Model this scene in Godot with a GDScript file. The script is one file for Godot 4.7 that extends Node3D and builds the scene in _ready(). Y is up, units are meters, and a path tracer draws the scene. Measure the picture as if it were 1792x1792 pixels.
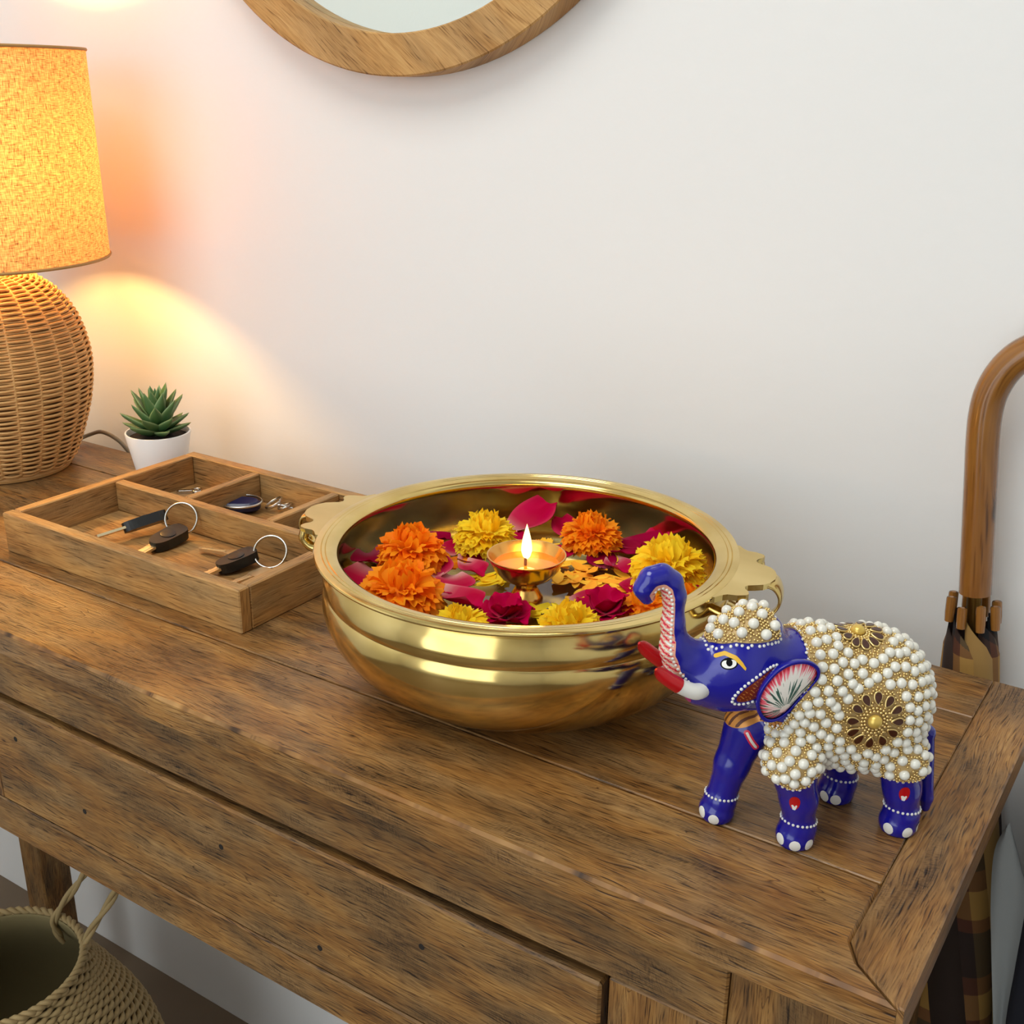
extends Node3D
# Hallway console table with a brass bowl of floating flowers, a painted elephant figurine, a lamp and a key tray.
# World: y up, metres; y = 0 is the table top, z = 0 its back edge, x = 0 its right end; the floor lies at FLOOR.

const FLOOR := -0.825
const WALL := -0.075
const CEIL := 1.85
const BOWL := Vector3(-0.299, 0.0, 0.1677)
const WATER := 0.060

var M := {}
var rng := RandomNumberGenerator.new()
var taken := {}


# ---------------------------------------------------------------- mesh building
class MB:
	var v := PackedVector3Array()
	var n := PackedVector3Array()
	var uv := PackedVector2Array()
	var col := PackedColorArray()
	var idx := PackedInt32Array()
	var colored := false

	func add(p: Vector3, nn: Vector3, t := Vector2.ZERO, c := Color.WHITE) -> int:
		v.append(p)
		n.append(nn)
		uv.append(t)
		col.append(c)
		return v.size() - 1

	func tri(a: int, b: int, c: int) -> void:
		idx.append(a)
		idx.append(b)
		idx.append(c)

	func quad(a: int, b: int, c: int, d: int) -> void:
		tri(a, b, c)
		tri(a, c, d)

	func face(pts: Array, nn: Vector3, uvf: Callable) -> void:
		var first := v.size()
		for p in pts:
			add(p, nn, uvf.call(p))
		for i in range(1, pts.size() - 1):
			tri(first, first + i, first + i + 1)

	# a sheet of nu x nv points; smooth normals
	func sheet(nu: int, nv: int, f: Callable, wrap_u := false, wrap_v := false, uvs := Vector2.ONE, flip := false, cf: Variant = null) -> void:
		var first := v.size()
		for j in nv:
			for i in nu:
				var a := float(i) / (nu if wrap_u else nu - 1)
				var b := float(j) / (nv if wrap_v else nv - 1)
				add(f.call(a, b), Vector3.ZERO, Vector2(a, b) * uvs, cf.call(a, b) if cf != null else Color.WHITE)
		for j in (nv if wrap_v else nv - 1):
			for i in (nu if wrap_u else nu - 1):
				var a := first + j * nu + i
				var b := first + j * nu + (i + 1) % nu
				var c := first + ((j + 1) % nv) * nu + (i + 1) % nu
				var d := first + ((j + 1) % nv) * nu + i
				var g := (v[c] - v[a]).cross(v[d] - v[b])
				if flip:
					g = -g
				for k in [a, b, c, d]:
					n[k] += g
				quad(a, b, c, d)
		for k in range(first, v.size()):
			n[k] = n[k].normalized()

	func box(size: Vector3, grain := 0, off := Vector2.ZERO, bev := 0.0015, at := Vector3.ZERO, sheet_size := Vector2(0.56, 0.28)) -> void:
		var h := size / 2.0
		var b := minf(bev, minf(h.x, minf(h.y, h.z)) * 0.8)
		var uvf := func(p: Vector3, nn: Vector3) -> Vector2:
			var q := p - at
			var ax := 0
			var an := nn.abs()
			if an.y > an.x and an.y >= an.z:
				ax = 1
			elif an.z > an.x and an.z > an.y:
				ax = 2
			var rest := [0, 1, 2]
			rest.erase(ax)
			var al: int = grain if grain != ax else rest[0]
			rest.erase(al)
			return Vector2(q[al] / sheet_size.x, q[rest[0]] / sheet_size.y) + off + Vector2(0, 0.13 * ax)
		var corner := func(sx: int, sy: int, sz: int, ax: int) -> Vector3:
			var p := Vector3(sx * (h.x - b), sy * (h.y - b), sz * (h.z - b))
			p[ax] = [sx, sy, sz][ax] * h[ax]
			return p + at
		for ax in 3:
			for s in [-1, 1]:
				var pts := []
				for q in [[-1, -1], [1, -1], [1, 1], [-1, 1]]:
					var sg := [0, 0, 0]
					sg[ax] = s
					sg[(ax + 1) % 3] = q[0]
					sg[(ax + 2) % 3] = q[1]
					pts.append(corner.call(sg[0], sg[1], sg[2], ax))
				var nn := Vector3.ZERO
				nn[ax] = s
				face(pts, nn, func(p): return uvf.call(p, nn))
		for ax in 3:
			var u := (ax + 1) % 3
			var w := (ax + 2) % 3
			for su in [-1, 1]:
				for sw in [-1, 1]:
					var nn := Vector3.ZERO
					nn[u] = su
					nn[w] = sw
					var pts := []
					for e in [[-1, u], [1, u], [1, w], [-1, w]]:
						var sg := [0, 0, 0]
						sg[ax] = e[0]
						sg[u] = su
						sg[w] = sw
						pts.append(corner.call(sg[0], sg[1], sg[2], e[1]))
					nn = nn.normalized()
					var nf := Vector3.ZERO
					nf[u] = su
					face(pts, nn, func(p): return uvf.call(p, nf))
		for sx in [-1, 1]:
			for sy in [-1, 1]:
				for sz in [-1, 1]:
					var nn := Vector3(sx, sy, sz).normalized()
					face([corner.call(sx, sy, sz, 0), corner.call(sx, sy, sz, 1), corner.call(sx, sy, sz, 2)], nn, func(p): return uvf.call(p, Vector3.UP))

	# profile: (radius, height), run so that the material lies to the left going up the outside
	func lathe(prof: PackedVector2Array, seg := 48, crease := 0.75, at := Vector3.ZERO, uvs := Vector2(4, 1)) -> void:
		var m := prof.size()
		var sn := []
		for i in m - 1:
			var d := prof[i + 1] - prof[i]
			sn.append(Vector2(d.y, -d.x).normalized())
		var length := 0.0
		for i in m - 1:
			var n0: Vector2 = sn[i]
			var n1: Vector2 = sn[i]
			if i > 0 and sn[i - 1].dot(sn[i]) > crease:
				n0 = (sn[i - 1] + sn[i]).normalized()
			if i < m - 2 and sn[i + 1].dot(sn[i]) > crease:
				n1 = (sn[i + 1] + sn[i]).normalized()
			var l2 := length + prof[i].distance_to(prof[i + 1])
			var first := v.size()
			for k in seg + 1:
				var a := TAU * k / seg
				var c := cos(a)
				var s := sin(a)
				add(at + Vector3(prof[i].x * c, prof[i].y, prof[i].x * s), Vector3(n0.x * c, n0.y, n0.x * s), Vector2(float(k) / seg * uvs.x, length * uvs.y))
				add(at + Vector3(prof[i + 1].x * c, prof[i + 1].y, prof[i + 1].x * s), Vector3(n1.x * c, n1.y, n1.x * s), Vector2(float(k) / seg * uvs.x, l2 * uvs.y))
			for k in seg:
				var a := first + 2 * k
				quad(a, a + 2, a + 3, a + 1)
			length = l2

	func tube(path: PackedVector3Array, rad, sides := 8, closed := false, caps := true, flat := Vector2.ONE, uvs := Vector2.ONE) -> void:
		var m := path.size()
		var up := Vector3.UP
		var t0 := (path[1] - path[0]).normalized()
		if absf(t0.dot(up)) > 0.95:
			up = Vector3.RIGHT
		var side := t0.cross(up).normalized()
		var first := v.size()
		var ln := 0.0
		for i in m:
			var a := path[(i - 1 + m) % m] if closed or i > 0 else path[0]
			var b := path[(i + 1) % m] if closed or i < m - 1 else path[m - 1]
			var t := (b - a).normalized()
			side = (side - t * side.dot(t)).normalized()
			var bi := t.cross(side)
			var r: float = rad[i] if rad is Array or rad is PackedFloat32Array else rad
			if i > 0:
				ln += path[i].distance_to(path[i - 1])
			for k in sides:
				var g := TAU * k / sides
				var o := side * cos(g) * flat.x + bi * sin(g) * flat.y
				add(path[i] + o * r, (side * cos(g) / flat.x + bi * sin(g) / flat.y).normalized(), Vector2(ln * uvs.x, float(k) / sides * uvs.y))
		for i in (m if closed else m - 1):
			for k in sides:
				var a := first + i * sides + k
				var b := first + i * sides + (k + 1) % sides
				var c := first + ((i + 1) % m) * sides + (k + 1) % sides
				var d := first + ((i + 1) % m) * sides + k
				quad(a, b, c, d)
		if caps and not closed:
			for e in [0, m - 1]:
				var nn: Vector3 = (path[0] - path[1]).normalized() if e == 0 else (path[m - 1] - path[m - 2]).normalized()
				var f2 := v.size()
				for k in sides:
					add(v[first + e * sides + k], nn)
				for k in range(1, sides - 1):
					tri(f2, f2 + k, f2 + k + 1)

	# a closed outline in the xz plane of frame b, given thickness along its y
	func slab(outline: PackedVector2Array, y0: float, y1: float, frame := Transform3D(), bev := 0.0, grain := 0, off := Vector2.ZERO) -> void:
		var uvw := func(q: Vector3) -> Vector2:
			return Vector2((q.x if grain == 0 else q.z) / 0.56, ((q.z if grain == 0 else q.x) + q.y) / 0.28) + off
		var inner := outline
		if bev > 0.0:
			var o := Geometry2D.offset_polygon(outline, -bev, Geometry2D.JOIN_MITER)
			if o.size() == 1 and o[0].size() == outline.size():
				inner = o[0]
				# offset may start elsewhere: line the two up
				var best := 0
				for k in inner.size():
					if inner[k].distance_to(outline[0]) < inner[best].distance_to(outline[0]):
						best = k
				var turned := PackedVector2Array()
				for k in inner.size():
					turned.append(inner[(k + best) % inner.size()])
				if turned[1].distance_to(outline[1]) > turned[turned.size() - 1].distance_to(outline[1]):
					var back := PackedVector2Array([turned[0]])
					for k in range(turned.size() - 1, 0, -1):
						back.append(turned[k])
					turned = back
				inner = turned
			else:
				bev = 0.0
		var top := y1
		for pair in [[y1, 1.0], [y0, -1.0]]:
			var tris := Geometry2D.triangulate_polygon(inner)
			var first := v.size()
			for p in inner:
				add(frame * Vector3(p.x, pair[0], p.y), frame.basis * Vector3(0, pair[1], 0), uvw.call(Vector3(p.x, pair[0], p.y)))
			for k in tris.size() / 3:
				tri(first + tris[3 * k], first + tris[3 * k + 1], first + tris[3 * k + 2])
		var m := outline.size()
		var area := 0.0
		for k in m:
			area += outline[k].cross(outline[(k + 1) % m])
		var sg := signf(area)
		var rows := [[inner, y0], [outline, y0 + bev], [outline, y1 - bev], [inner, y1]] if bev > 0.0 else [[outline, y0], [outline, y1]]
		for r in rows.size() - 1:
			for k in m:
				var a2: Vector2 = outline[k]
				var b2: Vector2 = outline[(k + 1) % m]
				var d := (b2 - a2).normalized()
				var nn := Vector3(d.y * sg, 0, -d.x * sg)
				if bev > 0.0 and r == 0:
					nn = (nn + Vector3.DOWN).normalized()
				if bev > 0.0 and r == 2:
					nn = (nn + Vector3.UP).normalized()
				var q := []
				for e in [[r, k], [r, (k + 1) % m], [r + 1, (k + 1) % m], [r + 1, k]]:
					var pp: Vector2 = rows[e[0]][0][e[1]]
					q.append(frame * Vector3(pp.x, rows[e[0]][1], pp.y))
				face(q, frame.basis * nn, uvw)

	func join(o: MB, t := Transform3D()) -> void:
		var first := v.size()
		for k in o.v.size():
			add(t * o.v[k], (t.basis * o.n[k]).normalized(), o.uv[k], o.col[k])
		for k in o.idx:
			idx.append(first + k)

	func mesh() -> ArrayMesh:
		for k in idx.size() / 3:
			var a := idx[3 * k]
			var b := idx[3 * k + 1]
			var c := idx[3 * k + 2]
			if (v[b] - v[a]).cross(v[c] - v[a]).dot(n[a] + n[b] + n[c]) > 0.0:
				idx[3 * k + 1] = c
				idx[3 * k + 2] = b
		var arr := []
		arr.resize(Mesh.ARRAY_MAX)
		arr[Mesh.ARRAY_VERTEX] = v
		arr[Mesh.ARRAY_NORMAL] = n
		arr[Mesh.ARRAY_TEX_UV] = uv
		if colored:
			arr[Mesh.ARRAY_COLOR] = col
		arr[Mesh.ARRAY_INDEX] = idx
		var m := ArrayMesh.new()
		m.add_surface_from_arrays(Mesh.PRIMITIVE_TRIANGLES, arr)
		return m


func numbered(called: String) -> String:
	var k: int = taken.get(called, 0)
	taken[called] = k + 1
	return called if k == 0 else "%s_%03d" % [called, k]


func thing(called: String, label: String, category: String, at := Vector3.ZERO, turn := 0.0, group := "") -> Node3D:
	var o := Node3D.new()
	o.name = numbered(called)
	add_child(o, true)
	o.position = at
	o.rotation.y = turn
	tag(o, label, category, group)
	return o


func tag(o: Node, label: String, category: String, group := "", kind := "") -> void:
	o.set_meta("label", label)
	o.set_meta("category", category)
	if group:
		o.set_meta("group", group)
	if kind:
		o.set_meta("kind", kind)


func obj(called: String, mesh: Variant, mat: Material, parent: Node = null, at := Transform3D()) -> MeshInstance3D:
	var o := MeshInstance3D.new()
	o.mesh = mesh.mesh() if mesh is MB else mesh
	o.material_override = mat
	o.transform = at
	if parent == null:
		o.name = numbered(called)
		add_child(o, true)
	else:
		var k := 0
		var nm := called
		while parent.has_node(NodePath(nm)):
			k += 1
			nm = "%s_%03d" % [called, k]
		o.name = nm
		parent.add_child(o, true)
	return o


func struct(called: String, mesh: Variant, mat: Material, label: String, category: String) -> MeshInstance3D:
	var o := obj(called, mesh, mat)
	tag(o, label, category, "", "structure")
	return o


func plank(size: Vector3, grain: int, off: Vector2, bev := 0.0015) -> MB:
	var b := MB.new()
	b.box(size, grain, off, bev)
	return b


func smooth_path(pts: Array, per := 8, closed := false) -> PackedVector3Array:
	var out := PackedVector3Array()
	var m := pts.size()
	for i in (m if closed else m - 1):
		var a: Vector3 = pts[(i - 1 + m) % m] if closed or i > 0 else pts[0] * 2.0 - pts[1]
		var b: Vector3 = pts[i]
		var c: Vector3 = pts[(i + 1) % m]
		var d: Vector3 = pts[(i + 2) % m] if closed or i < m - 2 else pts[m - 1] * 2.0 - pts[m - 2]
		for k in per:
			out.append(b.cubic_interpolate(c, a, d, float(k) / per))
	if not closed:
		out.append(pts[m - 1])
	return out


# ---------------------------------------------------------------- materials
func mat(called: String, color: Color, rough := 0.6, metal := 0.0) -> StandardMaterial3D:
	var m := StandardMaterial3D.new()
	m.resource_name = called
	m.albedo_color = color
	m.roughness = rough
	m.metallic = metal
	M[called] = m
	return m


func rgb(r: int, g: int, b: int) -> Color:
	return Color(r / 255.0, g / 255.0, b / 255.0)


func fnl(sd: int, freq: float, octaves := 3) -> FastNoiseLite:
	var f := FastNoiseLite.new()
	f.seed = sd
	f.noise_type = FastNoiseLite.TYPE_SIMPLEX_SMOOTH
	f.frequency = freq
	f.fractal_type = FastNoiseLite.FRACTAL_FBM if octaves > 1 else FastNoiseLite.FRACTAL_NONE
	f.fractal_octaves = octaves
	return f


# Old wood with the grain along u. Two ramps (warm, grey) are mixed in patches. Returns [colour, height].
func wood(w: int, h: int, sd: int, warm: Array, grey: Array, k := {}) -> Array:
	var tone := fnl(sd, 1.0, 3)
	var fine := fnl(sd + 1, 1.0, 2)
	var streak := fnl(sd + 2, 1.0, 2)
	var mark := fnl(sd + 3, 1.0, 1)
	var fibre: float = k.get("fibre", 0.22)
	var pore: float = k.get("pore", 0.5)
	var saw: float = k.get("saw", 0.5)
	var crack: float = k.get("crack", 0.6)
	var across: float = k.get("across", 1.0)
	var r := RandomNumberGenerator.new()
	r.seed = sd
	var kn := []
	for i in k.get("knots", 0):
		kn.append([r.randf_range(0.1, 0.9) * w, r.randf_range(0.1, 0.9) * h, r.randf_range(4.0, 8.0)])
	for q in k.get("at", []):
		kn.append(q)
	var cols := PackedByteArray()
	cols.resize(w * h * 3)
	var hts := PackedByteArray()
	hts.resize(w * h)
	var luts := []
	for ramp in [warm, grey]:
		var g := Gradient.new()
		g.offsets = PackedFloat32Array()
		g.colors = PackedColorArray()
		for i in ramp.size():
			g.add_point(float(i) / (ramp.size() - 1), ramp[i])
		var lut := PackedColorArray()
		for i in 257:
			lut.append(g.sample(i / 256.0))
		luts.append(lut)
	var la: PackedColorArray = luts[0]
	var lb: PackedColorArray = luts[1]
	var at := func(x: float, y: float) -> Vector3:
		var yk := y
		var dark := 0.0
		for q in kn:
			var dx: float = (x - q[0]) / (q[2] * 3.0)
			var dy: float = (y - q[1]) / q[2]
			var d2 := dx * dx + dy * dy
			if d2 < 16.0:
				var e := exp(-d2 * 0.6)
				yk += q[2] * 0.8 * e * signf(dy) * (1.0 - minf(1.0, absf(dy)) * 0.5)
				dark += 0.6 * exp(-d2 * 2.2)
		var t := tone.get_noise_2d(x * 0.0017, yk * 0.009)
		var yw := (yk + t * 16.0) * across
		var f := fine.get_noise_2d(x * 0.0075, yw * 0.27)
		var s := streak.get_noise_2d(x * 0.0100 + 90.0, yw * 0.25)
		var c2 := streak.get_noise_2d(x * 0.0021 + 400.0, yw * 0.026)
		var q := 0.58 + t * 0.30 + f * fibre + mark.get_noise_2d(x * 0.02, yw * 0.07) * 0.07
		var pr := maxf(0.0, s - 0.24) * 2.2 * pore
		var hh := 0.62 + f * 0.22 - pr * 0.9
		q -= pr
		var cr := maxf(0.0, 1.0 - absf(c2) * 38.0) * clampf(t * 6.0 - 0.4, 0.0, 1.0) * crack
		q -= cr * 0.5
		hh -= cr * 0.6
		var mix := tone.get_noise_2d(x * 0.0026 + 200.0, yk * 0.009 + 130.0)
		if saw > 0.0 and mix > 0.10:
			var mk := mark.get_noise_2d(x * 0.12 + yk * 0.05, yk * 0.05) * (mix - 0.10) * saw
			q -= absf(mk) * 1.1
			hh -= absf(mk) * 0.8
		return Vector3(q - dark, hh - dark * 0.3, mix)
	var p := 0
	var bx := w * 0.12
	var by := h * 0.12
	for y in h:
		var ty := clampf((y - (h - by)) / by, 0.0, 1.0)
		for x in w:
			var tx := clampf((x - (w - bx)) / bx, 0.0, 1.0)
			var v: Vector3 = at.call(x, y)
			if tx > 0.0:
				v = v.lerp(at.call(x - w, y), tx)
			if ty > 0.0:
				var v2: Vector3 = at.call(x, y - h)
				if tx > 0.0:
					v2 = v2.lerp(at.call(x - w, y - h), tx)
				v = v.lerp(v2, ty)
			var i := int(clampf(v.x, 0.0, 1.0) * 256.0)
			var mix := clampf(0.5 + 1.5 * v.z, 0.0, 1.0)
			var ca := la[i]
			var cb := lb[i]
			cols[3 * p] = int(255.0 * (ca.r + (cb.r - ca.r) * mix))
			cols[3 * p + 1] = int(255.0 * (ca.g + (cb.g - ca.g) * mix))
			cols[3 * p + 2] = int(255.0 * (ca.b + (cb.b - ca.b) * mix))
			hts[p] = int(clampf(v.y, 0.0, 1.0) * 255.0)
			p += 1
	return [Image.create_from_data(w, h, false, Image.FORMAT_RGB8, cols), Image.create_from_data(w, h, false, Image.FORMAT_L8, hts)]


func wood_mat(called: String, im: Array, rough: float, depth: float) -> StandardMaterial3D:
	var m := mat(called, Color.WHITE, rough)
	m.albedo_texture = ImageTexture.create_from_image(im[0])
	m.heightmap_enabled = true
	m.heightmap_texture = ImageTexture.create_from_image(im[1])
	m.heightmap_scale = depth
	m.metallic_specular = 0.42
	return m


func noise_tex(sd: int, freq: float, size: int, lo: Color, hi: Color, octaves := 4) -> NoiseTexture2D:
	var t := NoiseTexture2D.new()
	t.width = size
	t.height = size
	t.seamless = true
	t.noise = fnl(sd, freq, octaves)
	var g := Gradient.new()
	g.offsets = PackedFloat32Array([0.0, 1.0])
	g.colors = PackedColorArray([lo, hi])
	t.color_ramp = g
	return t


func make_materials() -> void:
	var top := wood(2048, 1024, 11, [rgb(42, 24, 11), rgb(92, 59, 29), rgb(134, 91, 47), rgb(164, 119, 65), rgb(192, 147, 88)], [rgb(42, 28, 17), rgb(86, 61, 37), rgb(122, 90, 55), rgb(148, 113, 73), rgb(174, 139, 94)], {"knots": 2, "crack": 0.8, "at": [[1350.0, 752.0, 9.0]]})
	wood_mat("old_wood", top, 0.31, 0.03)
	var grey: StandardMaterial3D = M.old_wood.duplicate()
	grey.albedo_color = Color(0.92, 0.93, 0.93)  # dimmer copy of the top wood, with the front's shade put into its colour
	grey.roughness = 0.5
	M["shaded_front_wood"] = grey
	var pale := wood(1024, 512, 23, [rgb(76, 46, 20), rgb(142, 98, 52), rgb(182, 134, 76), rgb(206, 160, 98)], [rgb(72, 52, 30), rgb(132, 100, 62), rgb(164, 128, 82), rgb(190, 154, 104)], {"pore": 0.4, "saw": 0.25, "crack": 0.2, "knots": 1})
	wood_mat("tray_wood", pale, 0.5, 0.015)
	var mango := wood(1024, 512, 37, [rgb(96, 62, 28), rgb(158, 114, 62), rgb(188, 144, 86), rgb(208, 168, 110)], [rgb(104, 72, 40), rgb(160, 122, 74), rgb(186, 146, 94), rgb(206, 168, 116)], {"pore": 0.45, "saw": 0.0, "crack": 0.0})
	wood_mat("mirror_wood", mango, 0.55, 0.015)
	var cane := wood(512, 256, 41, [rgb(74, 42, 12), rgb(124, 78, 30), rgb(150, 100, 42), rgb(172, 120, 56)], [rgb(70, 40, 14), rgb(132, 82, 34), rgb(156, 104, 46), rgb(170, 116, 54)], {"fibre": 0.12, "pore": 0.3, "saw": 0.0, "crack": 0.0, "knots": 2})
	wood_mat("handle_wood", cane, 0.22, 0.004)
	M.handle_wood.clearcoat_enabled = true
	M.handle_wood.clearcoat = 0.6
	M.handle_wood.clearcoat_roughness = 0.15
	mat("wall_paint", rgb(232, 231, 230), 0.85)
	M.wall_paint.normal_enabled = true
	var wn := noise_tex(5, 0.05, 512, Color.BLACK, Color.WHITE, 4)
	wn.as_normal_map = true
	wn.bump_strength = 1.5
	M.wall_paint.normal_texture = wn
	M.wall_paint.normal_scale = 0.12
	M.wall_paint.uv1_triplanar = true
	M.wall_paint.uv1_world_triplanar = true
	M.wall_paint.uv1_scale = Vector3(2.5, 2.5, 2.5)
	mat("floor_wood", rgb(112, 94, 74), 0.55)
	mat("added_panel_glow", rgb(255, 250, 240), 0.5)
	M.added_panel_glow.emission_enabled = true
	M.added_panel_glow.emission = rgb(255, 250, 240)
	M.added_panel_glow.emission_energy_multiplier = 1.5
	mat("frame_white", rgb(236, 236, 234), 0.5)
	mat("added_window_glass", Color(1, 1, 1, 0.06), 0.02).transparency = BaseMaterial3D.TRANSPARENCY_ALPHA
	mat("dark_hole", rgb(22, 15, 10), 0.9)
	mat("brass", rgb(240, 215, 146), 0.2, 1.0)
	var br := noise_tex(8, 0.012, 512, Color(0.55, 0.55, 0.55), Color(1, 1, 1), 5)
	M.brass.roughness = 0.18
	M.brass.roughness_texture = br
	M.brass.albedo_texture = noise_tex(9, 0.008, 512, Color(0.86, 0.83, 0.74), Color(1, 1, 1), 4)
	mat("brass_dark", rgb(120, 92, 44), 0.4, 1.0)
	mat("diya_brass", rgb(226, 172, 92), 0.2, 1.0)
	mat("steel", rgb(200, 198, 192), 0.22, 1.0)
	mat("key_steel", rgb(226, 208, 168), 0.42, 1.0)
	mat("black_plastic", rgb(20, 21, 22), 0.36)
	mat("navy_plastic", rgb(22, 28, 70), 0.3)
	mat("pot_white", rgb(236, 233, 230), 0.4)
	mat("soil", rgb(44, 32, 24), 0.95)
	mat("leaf", Color.WHITE, 0.42).vertex_color_use_as_albedo = true
	mat("cord_grey", rgb(150, 140, 120), 0.5)
	mat("rattan", rgb(206, 158, 98), 0.55)
	mat("rattan_dark", rgb(140, 96, 52), 0.7)
	mat("seagrass", rgb(160, 136, 92), 0.75)
	mat("seagrass_in", rgb(150, 134, 92), 0.85)
	mat("trim", rgb(176, 132, 74), 0.6)
	var li := linen_image(1024, 512)
	var lm := mat("linen", Color.WHITE, 0.9)
	lm.albedo_texture = ImageTexture.create_from_image(li)
	lm.backlight_enabled = true
	lm.backlight = Color(0.72, 0.47, 0.19).linear_to_srgb()
	mat("bulb_glow", rgb(255, 226, 170), 0.4)
	M.bulb_glow.emission_enabled = true
	M.bulb_glow.emission = rgb(255, 214, 140)
	M.bulb_glow.emission_energy_multiplier = 3.0
	mat("flame_glow", rgb(255, 210, 120), 0.5)
	M.flame_glow.emission_enabled = true
	M.flame_glow.emission = rgb(255, 222, 150)
	M.flame_glow.emission_energy_multiplier = 3.2
	mat("wick", rgb(60, 36, 22), 0.9)
	mat("oil", Color(rgb(206, 122, 30), 0.55), 0.03).transparency = BaseMaterial3D.TRANSPARENCY_ALPHA
	mat("water", Color(rgb(58, 42, 26), 0.3), 0.02).transparency = BaseMaterial3D.TRANSPARENCY_ALPHA
	for e in [["orange_a", 255, 162, 22], ["orange_b", 255, 138, 12], ["yellow_a", 255, 226, 44], ["yellow_b", 255, 210, 26], ["amber_a", 255, 192, 52], ["amber_b", 255, 168, 42]]:
		var m := mat(e[0], rgb(e[1], e[2], e[3]), 0.6)
		m.backlight_enabled = not e[0].begins_with("amber")
		m.backlight = rgb(int(e[1] * 0.85), int(e[2] * 0.8), e[3])
		m.metallic_specular = 0.3
	for e in [["rose_a", 1.0, 1.0, 1.0], ["rose_b", 0.82, 0.7, 0.85]]:
		var m := mat(e[0], Color(e[1], e[2], e[3]), 0.6)
		m.vertex_color_use_as_albedo = true
		m.backlight_enabled = true
		m.backlight = rgb(140, 2, 30)
		m.metallic_specular = 0.15
	mat("blue_paint", rgb(20, 20, 142), 0.16)
	M.blue_paint.clearcoat_enabled = true
	M.blue_paint.clearcoat = 0.4
	M.blue_paint.clearcoat_roughness = 0.06
	mat("white_paint", rgb(232, 230, 224), 0.3)
	mat("red_paint", rgb(188, 14, 24), 0.18)
	mat("rose_paint", rgb(214, 44, 76), 0.25)
	mat("salmon_paint", rgb(236, 170, 146), 0.35)
	mat("yellow_paint", rgb(226, 176, 44), 0.3)
	mat("black_paint", rgb(10, 9, 12), 0.5).metallic_specular = 0.2
	mat("magenta_paint", rgb(170, 30, 110), 0.3)
	mat("brown_paint", rgb(120, 40, 22), 0.25)
	mat("stripe_gold", rgb(190, 120, 50), 0.3)
	mat("groove_brown", rgb(96, 48, 22), 0.5)
	mat("pearl", rgb(224, 221, 210), 0.22)
	M.pearl.clearcoat_enabled = true
	M.pearl.clearcoat = 0.7
	M.pearl.clearcoat_roughness = 0.12
	mat("gold_cloth", rgb(186, 156, 104), 0.5, 0.15)
	mat("gold_bead", rgb(226, 198, 134), 0.25, 0.85)
	mat("gold_pearl", rgb(218, 184, 92), 0.25, 0.45)
	mat("brown_gem", rgb(66, 30, 14), 0.15)
	mat("collar_gold", rgb(206, 138, 62), 0.35, 0.3)
	var ear := mat("ear_paint", Color.WHITE, 0.28)
	ear.albedo_texture = ImageTexture.create_from_image(ear_image(256))
	for e in [["cloth_brown", 46, 30, 22], ["cloth_black", 16, 17, 22], ["cloth_tan", 158, 122, 66], ["cloth_navy", 16, 19, 34], ["cloth_grey", 138, 142, 143]]:
		var m := mat(e[0], rgb(e[1], e[2], e[3]), 0.8)
		m.rim_enabled = true
		m.rim = 0.2
	var pl := mat("plaid", Color.WHITE, 0.8)
	pl.albedo_texture = ImageTexture.create_from_image(plaid_image(256))
	var mg := mat("mirror_glass", rgb(240, 246, 240), 0.01, 1.0)
	mg.metallic_specular = 0.6


func linen_image(w: int, h: int) -> Image:
	var im := Image.create(w, h, false, Image.FORMAT_RGB8)
	var a := fnl(61, 1.0, 2)
	var b := fnl(62, 1.0, 2)
	var c := fnl(63, 1.0, 2)
	for y in h:
		for x in w:
			var warp_t := a.get_noise_2d(x * 0.30, y * 0.022)
			var weft := b.get_noise_2d(x * 0.022, y * 0.30)
			var slub := maxf(0.0, c.get_noise_2d(x * 0.02, y * 0.16) - 0.3) + maxf(0.0, c.get_noise_2d(x * 0.16 + 300.0, y * 0.02) - 0.3)
			var k := clampf(0.84 + 0.22 * warp_t + 0.22 * weft - slub * 0.7, 0.35, 1.0)
			im.set_pixel(x, y, Color(0.93 * k, 0.83 * k * (0.86 + 0.14 * k), 0.64 * k * (0.7 + 0.3 * k)))
	return im


func plaid_image(n: int) -> Image:
	var im := Image.create(n, n, false, Image.FORMAT_RGB8)
	var bands := [[0.0, 0.22, rgb(18, 18, 22)], [0.22, 0.40, rgb(84, 46, 28)], [0.40, 0.66, rgb(166, 126, 62)], [0.66, 0.78, rgb(92, 48, 30)], [0.78, 1.0, rgb(16, 18, 24)]]
	for y in n:
		for x in n:
			var cx := Color.BLACK
			var cy := Color.BLACK
			for b in bands:
				if float(x) / n >= b[0] and float(x) / n < b[1]:
					cx = b[2]
				if fposmod(float(y) / n * 1.0 + 0.1, 1.0) >= b[0] and fposmod(float(y) / n + 0.1, 1.0) < b[1]:
					cy = b[2]
			im.set_pixel(x, y, cx.lerp(cy, 0.5 if (x + y) % 3 else 0.62))
	return im


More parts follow.
